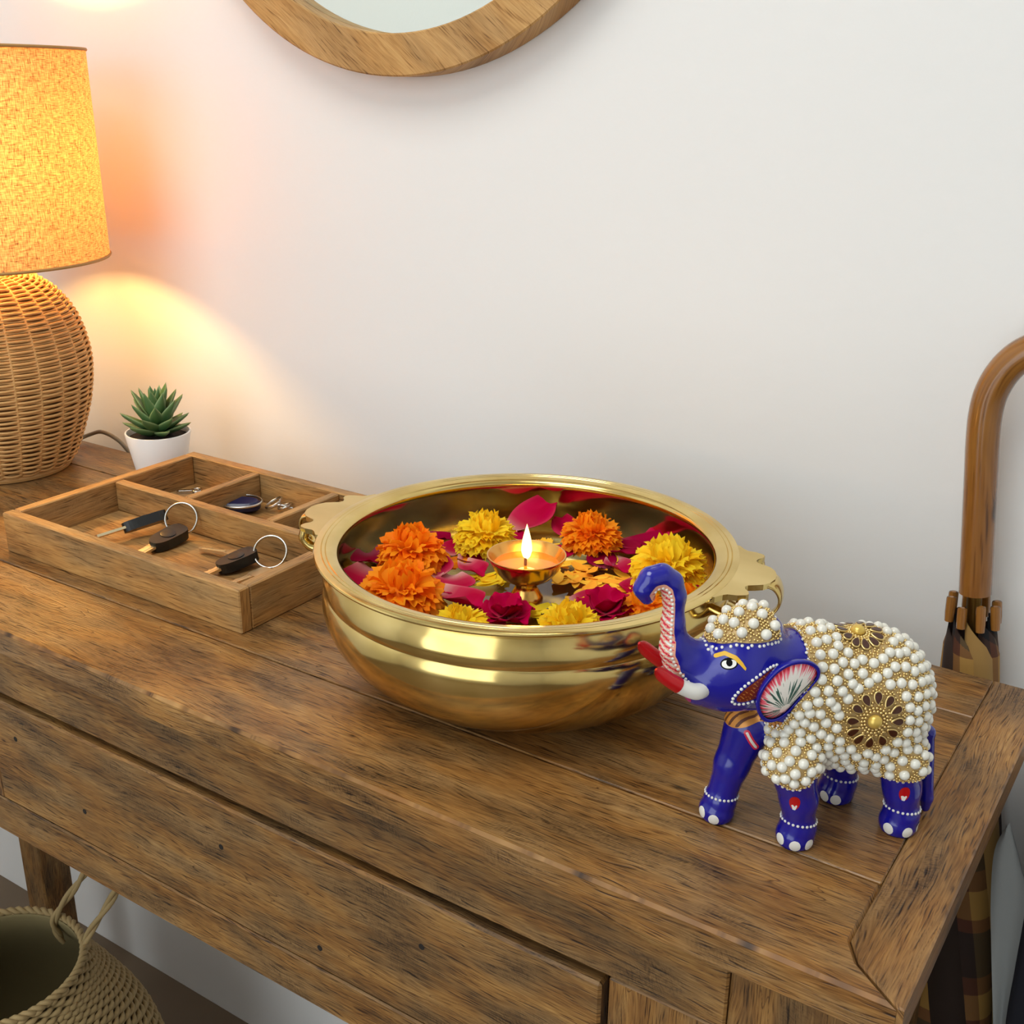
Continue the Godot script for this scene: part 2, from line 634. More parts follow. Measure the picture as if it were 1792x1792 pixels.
func ear_image(n: int) -> Image:
	# fan of brush strokes: white heart with dark green veins, red rim
	var im := Image.create(n, n, false, Image.FORMAT_RGB8)
	var ns := fnl(71, 1.0, 2)
	var root := Vector2(0.30, 0.30)
	for y in n:
		for x in n:
			var p := Vector2(x, y) / n
			var d := p - root
			var ang := atan2(d.y, d.x)
			var rr := d.length()
			var stroke := ns.get_noise_2d(ang * 14.0, rr * 2.0)
			var edge: float = Vector2((p.x - 0.5) / 0.5, (p.y - 0.5) / 0.5).length()
			var c := rgb(238, 232, 224)
			var red := clampf((edge + stroke * 0.30 - 0.62) / 0.16, 0.0, 1.0)
			c = c.lerp(rgb(232, 92, 112), red)
			c = c.lerp(rgb(196, 16, 44), clampf((edge + stroke * 0.2 - 0.82) / 0.1, 0.0, 1.0))
			var vein := ns.get_noise_2d(ang * 9.0 + 40.0, rr * 1.5)
			if rr > 0.08 and rr < 0.36 + vein * 0.25 and vein > 0.05:
				c = c.lerp(rgb(28, 72, 62), 0.85)
			im.set_pixel(x, y, c)
	return im


# ---------------------------------------------------------------- scene
func _ready() -> void:
	rng.seed = 4
	var cam := Camera3D.new()
	cam.name = "camera"
	cam.fov = 48.1436
	cam.near = 0.02
	cam.far = 30.0
	cam.transform = Transform3D(Basis.from_euler(Vector3(deg_to_rad(-20.4963), deg_to_rad(33.142), deg_to_rad(0.6907))), Vector3(0.0681, 0.3708, 0.7473))
	add_child(cam)
	cam.current = true
	var we := WorldEnvironment.new()
	we.name = "environment"
	var e := Environment.new()
	e.background_mode = Environment.BG_COLOR
	e.background_color = rgb(214, 226, 240)
	e.background_energy_multiplier = 1.0
	e.ambient_light_source = Environment.AMBIENT_SOURCE_DISABLED
	e.tonemap_mode = Environment.TONE_MAPPER_LINEAR
	e.tonemap_exposure = 1.0
	e.sdfgi_enabled = true
	e.ssao_enabled = true
	e.ssil_enabled = true
	we.environment = e
	add_child(we)
	# daylight through the unseen window added opposite the table to light the room
	var day := AreaLight3D.new()
	day.name = "added_window_daylight"
	day.area_size = Vector2(1.5, 2.3)
	day.light_color = rgb(243, 251, 250)
	day.light_energy = 1.95
	day.shadow_enabled = true
	day.position = Vector3(-0.35, 0.57, 2.36)
	add_child(day)
	# unseen ceiling panel, added to light the table top more than the front
	var lamp := AreaLight3D.new()
	lamp.name = "added_ceiling_panel_light"
	lamp.area_size = Vector2(1.1, 1.1)
	lamp.light_color = rgb(245, 251, 248)
	lamp.light_energy = 1.75
	lamp.shadow_enabled = true
	lamp.position = Vector3(-0.45, CEIL - 0.03, 1.15)
	lamp.rotation.x = -PI / 2
	add_child(lamp)
	make_materials()
	build_room()
	build_table()
	build_mirror()
	build_lamp()
	build_tray()
	build_keys()
	build_succulent()
	build_bowl()
	build_diya()
	build_flowers()
	build_elephant()
	build_umbrella()
	build_bag()
	build_basket()


func slab_between(a: Vector3, b: Vector3) -> MB:
	var m := MB.new()
	m.box((b - a).abs(), 0, Vector2.ZERO, 0.0005, (a + b) / 2.0, Vector2(1, 1))
	return m


func build_room() -> void:
	var x0 := -1.75
	var x1 := 1.7
	var z1 := 2.4
	var t := 0.1
	struct("wall_back", slab_between(Vector3(x0 - t, FLOOR - t, WALL - t), Vector3(x1 + t, CEIL + t, WALL)), M.wall_paint, "smooth warm white wall behind the console table", "wall")
	struct("floor", slab_between(Vector3(x0, FLOOR - t, WALL), Vector3(x1, FLOOR, z1)), M.floor_wood, "dark brown floor below the console table", "floor")
	struct("ceiling", slab_between(Vector3(x0, CEIL, WALL), Vector3(x1, CEIL + t, z1)), M.wall_paint, "white ceiling above the hallway", "ceiling")
	struct("wall_left", slab_between(Vector3(x0 - t, FLOOR - t, WALL), Vector3(x0, CEIL + t, z1)), M.wall_paint, "white side wall beyond the lamp", "wall")
	struct("wall_right", slab_between(Vector3(x1, FLOOR - t, WALL), Vector3(x1 + t, CEIL + t, z1)), M.wall_paint, "white side wall beyond the umbrella", "wall")
	var cl := thing("added_ceiling_light", "square white ceiling light panel, unseen, added above the hall to light the table top", "ceiling light", Vector3(-0.45, CEIL, 1.15))
	obj("light_frame", slab_between(Vector3(-0.57, -0.022, -0.57), Vector3(0.57, -0.0005, 0.57)), M.frame_white, cl)
	obj("light_diffuser", slab_between(Vector3(-0.55, -0.026, -0.55), Vector3(0.55, -0.0225, 0.55)), M.added_panel_glow, cl)
	# front wall with an opening for the added window
	var wx0 := -1.1
	var wx1 := 0.4
	var wy0 := -0.6
	var wy1 := 1.75
	var f := slab_between(Vector3(x0 - t, FLOOR - t, z1), Vector3(wx0, CEIL + t, z1 + t))
	f.join(slab_between(Vector3(wx1, FLOOR - t, z1), Vector3(x1 + t, CEIL + t, z1 + t)))
	f.join(slab_between(Vector3(wx0, FLOOR - t, z1), Vector3(wx1, wy0, z1 + t)))
	f.join(slab_between(Vector3(wx0, wy1, z1), Vector3(wx1, CEIL + t, z1 + t)))
	struct("wall_front", f, M.wall_paint, "white wall with the added window, facing the console table", "wall")
	var w := Node3D.new()
	w.name = "window_1"
	add_child(w)
	tag(w, "wide white framed window, unseen, added facing the console table to light the room", "window", "", "structure")
	var fr := MB.new()
	for s in [[wx0, wx0 + 0.04, wy0, wy1], [wx1 - 0.04, wx1, wy0, wy1], [wx0 + 0.04, wx1 - 0.04, wy0, wy0 + 0.04], [wx0 + 0.04, wx1 - 0.04, wy1 - 0.04, wy1]]:
		fr.join(slab_between(Vector3(s[0], s[2], z1 + 0.02), Vector3(s[1], s[3], z1 + 0.08)))
	obj("added_window_frame", fr, M.frame_white, w)
	obj("pane", slab_between(Vector3(wx0 + 0.04, wy0 + 0.04, z1 + 0.047), Vector3(wx1 - 0.04, wy1 - 0.04, z1 + 0.053)), M.added_window_glass, w)


const TABLE_LEFT := -1.245

func build_table() -> void:
	var t := thing("console_table", "long reclaimed brown wooden console table with wide drawers against the white wall", "table", Vector3(0, FLOOR, 0))
	var h := -FLOOR
	var put := func(called: String, a: Vector3, b: Vector3, grain: int, off: Vector2, bev := 0.0012) -> MeshInstance3D:
		return obj(called, plank((b - a).abs(), grain, off, bev), M.old_wood if called == "top_plank" else M.shaded_front_wood, t, Transform3D(Basis(), (a + b) / 2.0 + Vector3(0, h, 0)))
	# planks of the top, back to front; the end board lies across them, mitred at the front corner
	var zs := [0.0, 0.058, 0.150, 0.2515, 0.330]
	var th := 0.0212
	for k in 3:
		put.call("top_plank", Vector3(TABLE_LEFT, -th, zs[k] + 0.00012), Vector3(-0.0332, -0.0003 * (k % 2), zs[k + 1] - 0.00012), 0, Vector2(0.17 + 0.31 * k, 0.21 * k + 0.07), 0.0007)
	var fp := MB.new()
	fp.slab(PackedVector2Array([Vector2(TABLE_LEFT, 0.25162), Vector2(-0.0332, 0.25162), Vector2(-0.0332, 0.300), Vector2(-0.026, 0.3125), Vector2(-0.0032, 0.330), Vector2(TABLE_LEFT, 0.330)]), h - th, h - 0.0003, Transform3D(), 0.0017, 0, Vector2(0.37, 0.43))
	obj("top_plank", fp, M.old_wood, t)
	var eb := MB.new()
	eb.slab(PackedVector2Array([Vector2(-0.0329, 0.0), Vector2(0.0, 0.0), Vector2(0.0, 0.330), Vector2(-0.0028, 0.330), Vector2(-0.0257, 0.3122), Vector2(-0.0329, 0.2998)]), h - th, h, Transform3D(), 0.0009, 2, Vector2(0.4, 0.63))
	obj("end_board", eb, M.old_wood, t)
	# front: rail, drawer, lower rail, stiles and legs
	var zf := 0.318
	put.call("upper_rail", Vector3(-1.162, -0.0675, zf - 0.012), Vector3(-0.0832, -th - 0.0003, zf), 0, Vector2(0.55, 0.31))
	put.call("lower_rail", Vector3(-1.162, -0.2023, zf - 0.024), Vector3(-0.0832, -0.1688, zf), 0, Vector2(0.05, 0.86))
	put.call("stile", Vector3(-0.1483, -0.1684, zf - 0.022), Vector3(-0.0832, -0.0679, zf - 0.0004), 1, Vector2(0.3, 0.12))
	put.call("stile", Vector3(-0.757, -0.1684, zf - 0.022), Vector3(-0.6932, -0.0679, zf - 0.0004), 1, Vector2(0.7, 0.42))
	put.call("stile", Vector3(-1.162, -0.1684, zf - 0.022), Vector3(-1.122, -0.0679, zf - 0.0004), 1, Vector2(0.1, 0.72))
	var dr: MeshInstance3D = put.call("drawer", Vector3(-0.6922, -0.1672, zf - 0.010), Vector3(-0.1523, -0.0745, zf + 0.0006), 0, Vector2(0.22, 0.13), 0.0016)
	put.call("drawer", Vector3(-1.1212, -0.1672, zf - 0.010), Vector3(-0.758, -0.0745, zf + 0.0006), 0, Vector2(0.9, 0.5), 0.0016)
	# small dark nail holes in the drawer front
	for q in [[-0.6625, -0.103], [-0.4402, -0.1082], [-0.587, -0.1385], [-0.272, -0.1082], [-0.355, -0.150]]:
		var hole := MB.new()
		hole.lathe(PackedVector2Array([Vector2(0.0021, -0.002), Vector2(0.0021, 0.0001), Vector2(0.0, 0.00015)]), 12)
		obj("nail_hole", hole, M.dark_hole, dr, Transform3D(Basis(Vector3.RIGHT, PI / 2), Vector3(q[0] + 0.42225, q[1] + 0.12085, 0.0054)))
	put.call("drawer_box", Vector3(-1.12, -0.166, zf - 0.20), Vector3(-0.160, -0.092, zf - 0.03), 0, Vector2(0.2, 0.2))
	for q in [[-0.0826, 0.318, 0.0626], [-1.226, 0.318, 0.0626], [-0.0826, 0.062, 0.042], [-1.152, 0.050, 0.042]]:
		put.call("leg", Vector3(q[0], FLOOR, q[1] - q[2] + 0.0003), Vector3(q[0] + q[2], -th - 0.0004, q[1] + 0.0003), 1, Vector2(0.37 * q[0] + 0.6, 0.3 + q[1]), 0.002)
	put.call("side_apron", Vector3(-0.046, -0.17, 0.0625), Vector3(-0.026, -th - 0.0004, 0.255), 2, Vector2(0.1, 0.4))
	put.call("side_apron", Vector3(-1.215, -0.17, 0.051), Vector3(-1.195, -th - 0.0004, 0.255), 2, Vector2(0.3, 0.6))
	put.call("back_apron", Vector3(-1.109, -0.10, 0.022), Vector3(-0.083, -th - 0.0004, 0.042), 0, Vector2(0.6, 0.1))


func ring_profile(rin: float, rout: float, z0: float, z1: float, bev: float) -> PackedVector2Array:
	return PackedVector2Array([Vector2(rin, z0), Vector2(rout - bev, z0), Vector2(rout, z0 + bev), Vector2(rout, z1 - bev), Vector2(rout - bev, z1), Vector2(rin + bev, z1), Vector2(rin, z1 - bev), Vector2(rin, z0)])


func build_mirror() -> void:
	# lathed about y, then turned so that y points into the room
	var t := thing("wall_mirror", "round mirror in a thick pale brown wooden ring frame hanging on the white wall", "mirror", Vector3(-0.5729, 0.6376, WALL))
	var turn := Transform3D(Basis(Vector3.RIGHT, PI / 2), Vector3.ZERO)
	var fr := MB.new()
	fr.lathe(ring_profile(0.2292, 0.2626, 0.0005, 0.028, 0.0012), 128, 0.75, Vector3.ZERO, Vector2(3.2, 4.0))
	# wood grain runs straight across the ring
	for k in fr.v.size():
		fr.uv[k] = Vector2(fr.v[k].x * 0.8 + fr.v[k].z * 0.6, fr.v[k].z * 0.8 - fr.v[k].x * 0.6 + fr.v[k].y) * Vector2(2.4, 4.8)
	obj("frame", fr, M.mirror_wood, t, turn)
	var g := MB.new()
	g.lathe(PackedVector2Array([Vector2(0.2291, 0.002), Vector2(0.2291, 0.0125), Vector2(0.0, 0.0125)]), 96)
	obj("mirror_glass", g, M.mirror_glass, t, turn)


func build_lamp() -> void:
	var at := Vector3(-0.968, 0.0004, 0.1)
	var t := thing("table_lamp", "lit table lamp with woven rattan base and linen drum shade, left on the table", "lamp", at)
	# woven base: each weaver is one strand going round
	var prof := smooth_path([Vector3(0.058, 0.004, 0), Vector3(0.066, 0.012, 0), Vector3(0.0775, 0.04, 0), Vector3(0.0865, 0.07, 0), Vector3(0.0908, 0.1, 0), Vector3(0.0895, 0.122, 0), Vector3(0.083, 0.148, 0), Vector3(0.072, 0.168, 0), Vector3(0.060, 0.181, 0), Vector3(0.046, 0.189, 0), Vector3(0.026, 0.1925, 0)], 32)
	var acc := 0.0
	var row := 0
	var core := PackedVector2Array()
	for k in range(1, prof.size()):
		var d := prof[k].distance_to(prof[k - 1])
		acc += d
		if k % 8 == 1:
			core.append(Vector2(prof[k].x - 0.0035, prof[k].y))
		if acc >= 0.0026:
			acc -= 0.0026
			var tang := (prof[k] - prof[k - 1]).normalized()
			var nrm := Vector2(tang.y, -tang.x)
			var path := PackedVector3Array()
			var seg := 120
			for s in seg:
				var a := TAU * s / seg
				var wv := cos(a * 12.0 + PI * (row % 2))
				var off := 0.0016 * wv
				var rr := prof[k].x + nrm.x * off
				path.append(Vector3(rr * cos(a), prof[k].y + nrm.y * off + 0.0003 * sin(a * 5.0 + row), rr * sin(a)))
			var w := MB.new()
			w.tube(path, 0.00135, 6, true, false)
			obj("weaver", w, M.rattan, t)
			row += 1
	var st := MB.new()
	for s in 24:
		var a := TAU * (s + 0.5) / 24.0
		var path := PackedVector3Array()
		for k in range(0, prof.size(), 12):
			path.append(Vector3(prof[k].x * cos(a), prof[k].y, prof[k].x * sin(a)))
		st.tube(path, 0.0014, 6)
	obj("stakes", st, M.rattan, t)
	var cm := MB.new()
	cm.lathe(core, 48)
	obj("core", cm, M.rattan_dark, t)
	# foot ring, neck, holder
	var foot := MB.new()
	foot.lathe(PackedVector2Array([Vector2(0.05, 0.0), Vector2(0.0605, 0.0), Vector2(0.062, 0.003), Vector2(0.0605, 0.006), Vector2(0.05, 0.006)]), 64)
	obj("foot_ring", foot, M.rattan, t)
	var neck := MB.new()
	neck.lathe(PackedVector2Array([Vector2(0.026, 0.189), Vector2(0.026, 0.195), Vector2(0.012, 0.198), Vector2(0.009, 0.215), Vector2(0.009, 0.247), Vector2(0.014, 0.249), Vector2(0.014, 0.269), Vector2(0.0, 0.269)]), 24)
	obj("neck", neck, M.brass_dark, t)
	var bulb := MB.new()
	bulb.lathe(PackedVector2Array([Vector2(0.011, 0.0), Vector2(0.013, 0.008), Vector2(0.021, 0.022), Vector2(0.024, 0.034), Vector2(0.021, 0.046), Vector2(0.012, 0.055), Vector2(0.0, 0.058)]), 24, 0.3)
	obj("bulb", bulb, M.bulb_glow, t, Transform3D(Basis(), Vector3(0, 0.2695, 0)))
	var li := OmniLight3D.new()
	li.name = "bulb_light"
	li.light_color = rgb(255, 198, 116)
	li.light_energy = 0.122
	li.light_size = 0.022
	li.omni_range = 6.0
	li.omni_attenuation = 2.0
	li.shadow_enabled = true
	li.position = Vector3(0, 0.303, 0)
	t.add_child(li)
	# shade
	var y0 := 0.2095
	var y1 := 0.3955
	var rb := 0.1205
	var rt := 0.1185
	var sh := MB.new()
	sh.sheet(97, 2, func(a, b): return Vector3(lerpf(rb, rt, b) * cos(TAU * a), lerpf(y0, y1, b), lerpf(rb, rt, b) * sin(TAU * a)), false, false, Vector2(3.0, 1.5), true)
	obj("lamp_shade", sh, M.linen, t)
	for e in [[y0, rb], [y1, rt]]:
		var ring := PackedVector3Array()
		for s in 96:
			ring.append(Vector3(e[1] * cos(TAU * s / 96), e[0], e[1] * sin(TAU * s / 96)))
		var r := MB.new()
		r.tube(ring, 0.0016, 6, true, false)
		obj("shade_trim", r, M.trim, t)
	var sp := MB.new()
	for s in 3:
		var a := TAU * s / 3.0 + 0.4
		sp.tube(PackedVector3Array([Vector3(0.01 * cos(a), 0.247, 0.01 * sin(a)), Vector3(0.06 * cos(a), 0.235, 0.06 * sin(a)), Vector3(0.1195 * cos(a), 0.2115, 0.1195 * sin(a))]), 0.0012, 6)
	obj("shade_holder", sp, M.brass_dark, t)
	# power cord behind the base, towards the wall
	var c := MB.new()
	c.tube(smooth_path([Vector3(-0.01, 0.0035, -0.062), Vector3(-0.006, 0.0045, -0.085), Vector3(0.0, 0.0085, -0.100), Vector3(0.0157, 0.0130, -0.1045), Vector3(0.034, 0.0055, -0.110), Vector3(0.041, -0.010, -0.118)], 8), 0.0022, 8)
	obj("power_cord", c, M.cord_grey, t)


func build_tray() -> void:
	var o := Vector3(-0.7682, 0, 0.0306)
	var w := 0.2742
	var d := 0.2062
	var h := 0.0342
	var t := thing("key_tray", "shallow brown wooden tray divided into four compartments, between the lamp and the brass bowl", "tray", o)
	var wt := 0.0105
	var put := func(called: String, a: Vector3, b: Vector3, grain: int, off: Vector2) -> void:
		var m := MB.new()
		m.box((b - a).abs(), grain, off, 0.0009, Vector3.ZERO, Vector2(0.34, 0.17))
		obj(called, m, M.tray_wood, t, Transform3D(Basis(), (a + b) / 2.0))
	put.call("base_panel", Vector3(wt, 0.0006, wt), Vector3(w - wt, 0.0065, d - wt), 0, Vector2(0.1, 0.3))
	put.call("side_board", Vector3(0, 0, d - wt), Vector3(w, h, d), 0, Vector2(0.2, 0.05))
	put.call("side_board", Vector3(0, 0, 0), Vector3(w, h, wt), 0, Vector2(0.6, 0.35))
	put.call("side_board", Vector3(0, 0, wt + 0.0002), Vector3(wt, h, d - wt - 0.0002), 2, Vector2(0.4, 0.65))
	put.call("side_board", Vector3(w - wt, 0, wt + 0.0002), Vector3(w, h, d - wt - 0.0002), 2, Vector2(0.15, 0.85))
	var zd := 0.092
	put.call("divider", Vector3(wt + 0.0002, 0.0068, zd), Vector3(w - wt - 0.0002, h - 0.0006, zd + 0.0095), 0, Vector2(0.8, 0.15))
	for x in [0.0905, 0.1865]:
		put.call("divider", Vector3(x, 0.0068, wt + 0.0002), Vector3(x + 0.0085, h - 0.0006, zd - 0.0002), 2, Vector2(x * 3.0, 0.5))


func key_blade(length: float, sd: int) -> MB:
	# blade along +x in the xz plane, cut teeth on one side
	var r := RandomNumberGenerator.new()
	r.seed = sd
	var out := PackedVector2Array([Vector2(0, -0.0038), Vector2(length * 0.9, -0.0038), Vector2(length, -0.001), Vector2(length * 0.97, 0.0012)])
	var k := 7
	for i in k:
		var x := length * (0.92 - 0.75 * i / (k - 1.0))
		out.append(Vector2(x, 0.0018 + r.randf() * 0.0018))
		out.append(Vector2(x - length * 0.05, 0.0016 + r.randf() * 0.0018))
	out.append(Vector2(length * 0.08, 0.0038))
	out.append(Vector2(0, 0.0038))
	var m := MB.new()
	m.slab(out, -0.0011, 0.0011)
	var g := MB.new()
	g.box(Vector3(length * 0.8, 0.0004, 0.0013), 0, Vector2.ZERO, 0.0001, Vector3(length * 0.45, 0.0012, -0.0012))
	m.join(g)
	return m


func key_head(length: float, width: float, thick: float) -> MB:
	# rounded plastic grip with a hole near its far end, along -x
	var out := PackedVector2Array()
	for k in 28:
		var a := TAU * k / 28.0
		var c := cos(a)
		var s := sin(a)
		var px := signf(c) * pow(absf(c), 0.62) * length / 2.0
		var pz := signf(s) * pow(absf(s), 0.72) * width / 2.0 * (0.84 - 0.16 * c / maxf(absf(c), 0.01) * absf(c))
		out.append(Vector2(px - length / 2.0, pz))
	var m := MB.new()
	m.slab(out, -thick / 2.0, thick / 2.0, Transform3D(), thick * 0.26)
	return m


func ring_mesh(r: float, wire: float) -> MB:
	var m := MB.new()
	var p := PackedVector3Array()
	for k in 80:
		var a := TAU * 2.0 * k / 79.0
		p.append(Vector3(r * cos(a), wire * 0.95 * (k / 79.0 - 0.5) * 2.0, r * sin(a)))
	m.tube(p, wire, 7)
	return m


func lay(from: Vector3, to: Vector3, roll := 0.0) -> Transform3D:
	# x axis runs from `from` to `to`, y roughly up
	var x := (to - from).normalized()
	var z := x.cross(Vector3.UP).normalized()
	var y := z.cross(x)
	return Transform3D(Basis(x, y, z) * Basis(Vector3.RIGHT, roll), from)


func build_keys() -> void:
	var fl := 0.0072
	var add_key := func(t: Node3D, head_end: Vector3, tip: Vector3, head: Vector3, roll: float, sd: int, steel_head := false) -> void:
		# head: length, width, thickness
		var dir := (tip - head_end).normalized()
		var neck := head_end + dir * head.x
		var fr := lay(neck, tip, roll)
		var o := obj("key", key_blade(neck.distance_to(tip), sd), M.key_steel, t, fr)
		var hd := key_head(head.x, head.y, head.z)
		obj("key_head", hd, M.key_steel if steel_head else M.black_plastic, o, Transform3D(Basis(), Vector3(0.002, 0, 0)))
		if not steel_head:
			var bt := MB.new()
			bt.lathe(PackedVector2Array([Vector2(head.y * 0.30, head.z * 0.45), Vector2(head.y * 0.30, head.z * 0.56), Vector2(head.y * 0.24, head.z * 0.60), Vector2(0, head.z * 0.60)]), 24)
			obj("emblem_disc", bt, M.black_plastic, o, Transform3D(Basis(), Vector3(-head.x * 0.45, 0, 0)))
	var a := thing("key_bunch", "two black headed car keys on a ring, left in the front compartment", "keys", Vector3.ZERO, 0.0, "key bunches in the tray")
	obj("key_ring", ring_mesh(0.0135, 0.0009), M.steel, a, Transform3D(Basis(Vector3(0.83, 0, -0.55).normalized(), 1.1), Vector3(-0.6600, 0.0232, 0.1432)))
	add_key.call(a, Vector3(-0.681, 0.0215, 0.1385), Vector3(-0.7055, fl + 0.0060, 0.198), Vector3(0.038, 0.0165, 0.0085), 0.55, 3)
	add_key.call(a, Vector3(-0.6540, 0.0160, 0.1440), Vector3(-0.6525, fl + 0.0032, 0.1985), Vector3(0.036, 0.021, 0.0085), -0.12, 5)
	var b := thing("key_bunch", "black headed car key and two bare steel keys on a ring, right in front compartment", "keys", Vector3.ZERO, 0.0, "key bunches in the tray")
	obj("key_ring", ring_mesh(0.0130, 0.0009), M.steel, b, Transform3D(Basis(Vector3(0.83, 0, -0.55).normalized(), 0.95), Vector3(-0.5525, 0.0200, 0.1475)))
	add_key.call(b, Vector3(-0.5660, 0.0175, 0.1480), Vector3(-0.5800, fl + 0.0020, 0.1985), Vector3(0.034, 0.0215, 0.0082), 0.06, 7)
	add_key.call(b, Vector3(-0.5430, 0.0110, 0.1560), Vector3(-0.5520, fl + 0.0018, 0.1985), Vector3(0.019, 0.018, 0.0022), 0.1, 9, true)
	add_key.call(b, Vector3(-0.5780, 0.0130, 0.1520), Vector3(-0.6225, fl + 0.0030, 0.1585), Vector3(0.016, 0.016, 0.0022), 0.1, 12, true)
	var c := thing("key_bunch", "dark navy key fob with steel rings, in the middle back compartment of the tray", "keys", Vector3.ZERO, 0.0, "key bunches in the tray")
	var fob := key_head(0.036, 0.024, 0.009)
	var fo := obj("key_fob", fob, M.navy_plastic, c, lay(Vector3(-0.6495, fl + 0.006, 0.062), Vector3(-0.6290, fl + 0.006, 0.050), 0.1))
	var hoop := MB.new()
	var hp := PackedVector3Array()
	for k in 40:
		var q := TAU * k / 40.0
		hp.append(Vector3(-0.018 + 0.0195 * cos(q), 0.0035, 0.0135 * sin(q)))
	hoop.tube(hp, 0.0012, 7, true, false)
	obj("steel_rim", hoop, M.steel, fo)
	obj("key_ring", ring_mesh(0.0085, 0.0008), M.steel, c, Transform3D(Basis(Vector3(0.6, 0, 0.8).normalized(), 0.5), Vector3(-0.6415, fl + 0.0075, 0.0530)))
	obj("key_ring", ring_mesh(0.0065, 0.0007), M.steel, c, Transform3D(Basis(Vector3(0.2, 0, 0.9).normalized(), 0.35), Vector3(-0.6330, fl + 0.0045, 0.0480)))
	var sb := MB.new()
	sb.tube(smooth_path([Vector3(-0.644, fl + 0.003, 0.058), Vector3(-0.636, fl + 0.006, 0.052), Vector3(-0.626, fl + 0.003, 0.0455)], 6), 0.0015, 7)
	obj("clasp", sb, M.steel, c)
	var d := thing("small_key", "tiny steel key lying in the left back compartment of the tray", "key", Vector3.ZERO)
	obj("key_blade", key_blade(0.015, 21), M.steel, d, lay(Vector3(-0.7400, fl + 0.0005, 0.0600), Vector3(-0.7500, fl + 0.0005, 0.0690)))
	obj("key_bow", ring_mesh(0.004, 0.0011), M.steel, d, Transform3D(Basis(), Vector3(-0.7372, fl + 0.0008, 0.0574)))


func leaf_mesh(length: float, width: float, thick: float, curl: float) -> MB:
	# fleshy pointed leaf along +z, upper side +y
	var m := MB.new()
	m.colored = true
	m.sheet(12, 11, func(a, b):
		var s := sin(PI * pow(b, 0.72))
		var wid: float = width * (0.34 * (1.0 - b) + 0.95 * s) * (1.0 if b < 0.98 else 0.1)
		if b >= 0.999:
			wid = 0.0002
		var ang: float = TAU * a
		var x := cos(ang) * wid * 0.5
		var y := sin(ang) * thick * 0.5 * (0.35 + 0.65 * s) * (0.0 if b >= 0.999 else 1.0)
		if sin(ang) > 0.0:
			y *= 0.45
		return Vector3(x, y + curl * b * b * length + absf(x) * 0.35, b * length)
	, true, false, Vector2.ONE, false, func(a, b):
		var base := Color(0.042, 0.105, 0.034).lerp(Color(0.09, 0.19, 0.062), b)
		var rim: float = pow(absf(cos(TAU * a)), 10.0)
		return base.lerp(Color(0.36, 0.44, 0.20), rim * 0.55 + (0.35 if b > 0.93 else 0.0)))
	return m


func build_succulent() -> void:
	var t := thing("potted_succulent", "small green rosette succulent in a white pot behind the key tray", "potted plant", Vector3(-0.8185, 0, 0.030))
	var p := MB.new()
	p.lathe(PackedVector2Array([Vector2(0.0, 0.0), Vector2(0.0215, 0.0), Vector2(0.0232, 0.0012), Vector2(0.0316, 0.0450), Vector2(0.0313, 0.0459), Vector2(0.0300, 0.0459), Vector2(0.0296, 0.0450), Vector2(0.0285, 0.037), Vector2(0.0, 0.037)]), 64)
	obj("pot", p, M.pot_white, t)
	var s := MB.new()
	s.sheet(24, 7, func(a, b): return Vector3(0.0288 * b * cos(TAU * a), 0.0400 + 0.0016 * sin(a * 40.0 + b * 17.0) * (1.0 - b) + 0.002 * (1.0 - b * b), 0.0288 * b * sin(TAU * a)), true, false, Vector2.ONE, true)
	obj("soil", s, M.soil, t)
	var lm := [leaf_mesh(0.036, 0.0125, 0.0062, 0.08).mesh(), leaf_mesh(0.037, 0.0125, 0.006, 0.06).mesh(), leaf_mesh(0.034, 0.0115, 0.0055, 0.05).mesh(), leaf_mesh(0.026, 0.0090, 0.0045, 0.04).mesh()]
	var r := RandomNumberGenerator.new()
	r.seed = 6
	var whorls := [[6, 0, 14.0, 0.043], [6, 0, 28.0, 0.046], [6, 1, 45.0, 0.0495], [5, 1, 60.0, 0.054], [5, 2, 71.0, 0.0585], [3, 3, 80.0, 0.064]]
	for wi in whorls.size():
		var w: Array = whorls[wi]
		for k in w[0]:
			var a: float = TAU * (k + 0.37 * wi) / w[0] + r.randf_range(-0.14, 0.14)
			var el: float = deg_to_rad(w[2] + r.randf_range(-6, 6))
			var b := Basis(Vector3.UP, a) * Basis(Vector3.RIGHT, -el)
			b = b.scaled_local(Vector3.ONE * r.randf_range(0.92, 1.08))
			obj("leaf", lm[w[1]], M.leaf, t, Transform3D(b, Vector3(0, w[3], 0) + Basis(Vector3.UP, a) * Vector3(0, 0, 0.0025)))
	var stem := MB.new()
	stem.lathe(PackedVector2Array([Vector2(0.006, 0.039), Vector2(0.0052, 0.064), Vector2(0.0, 0.067)]), 12)
	stem.colored = true
	for k in stem.v.size():
		stem.col[k] = Color(0.06, 0.13, 0.045)
	obj("stem", stem, M.leaf, t)


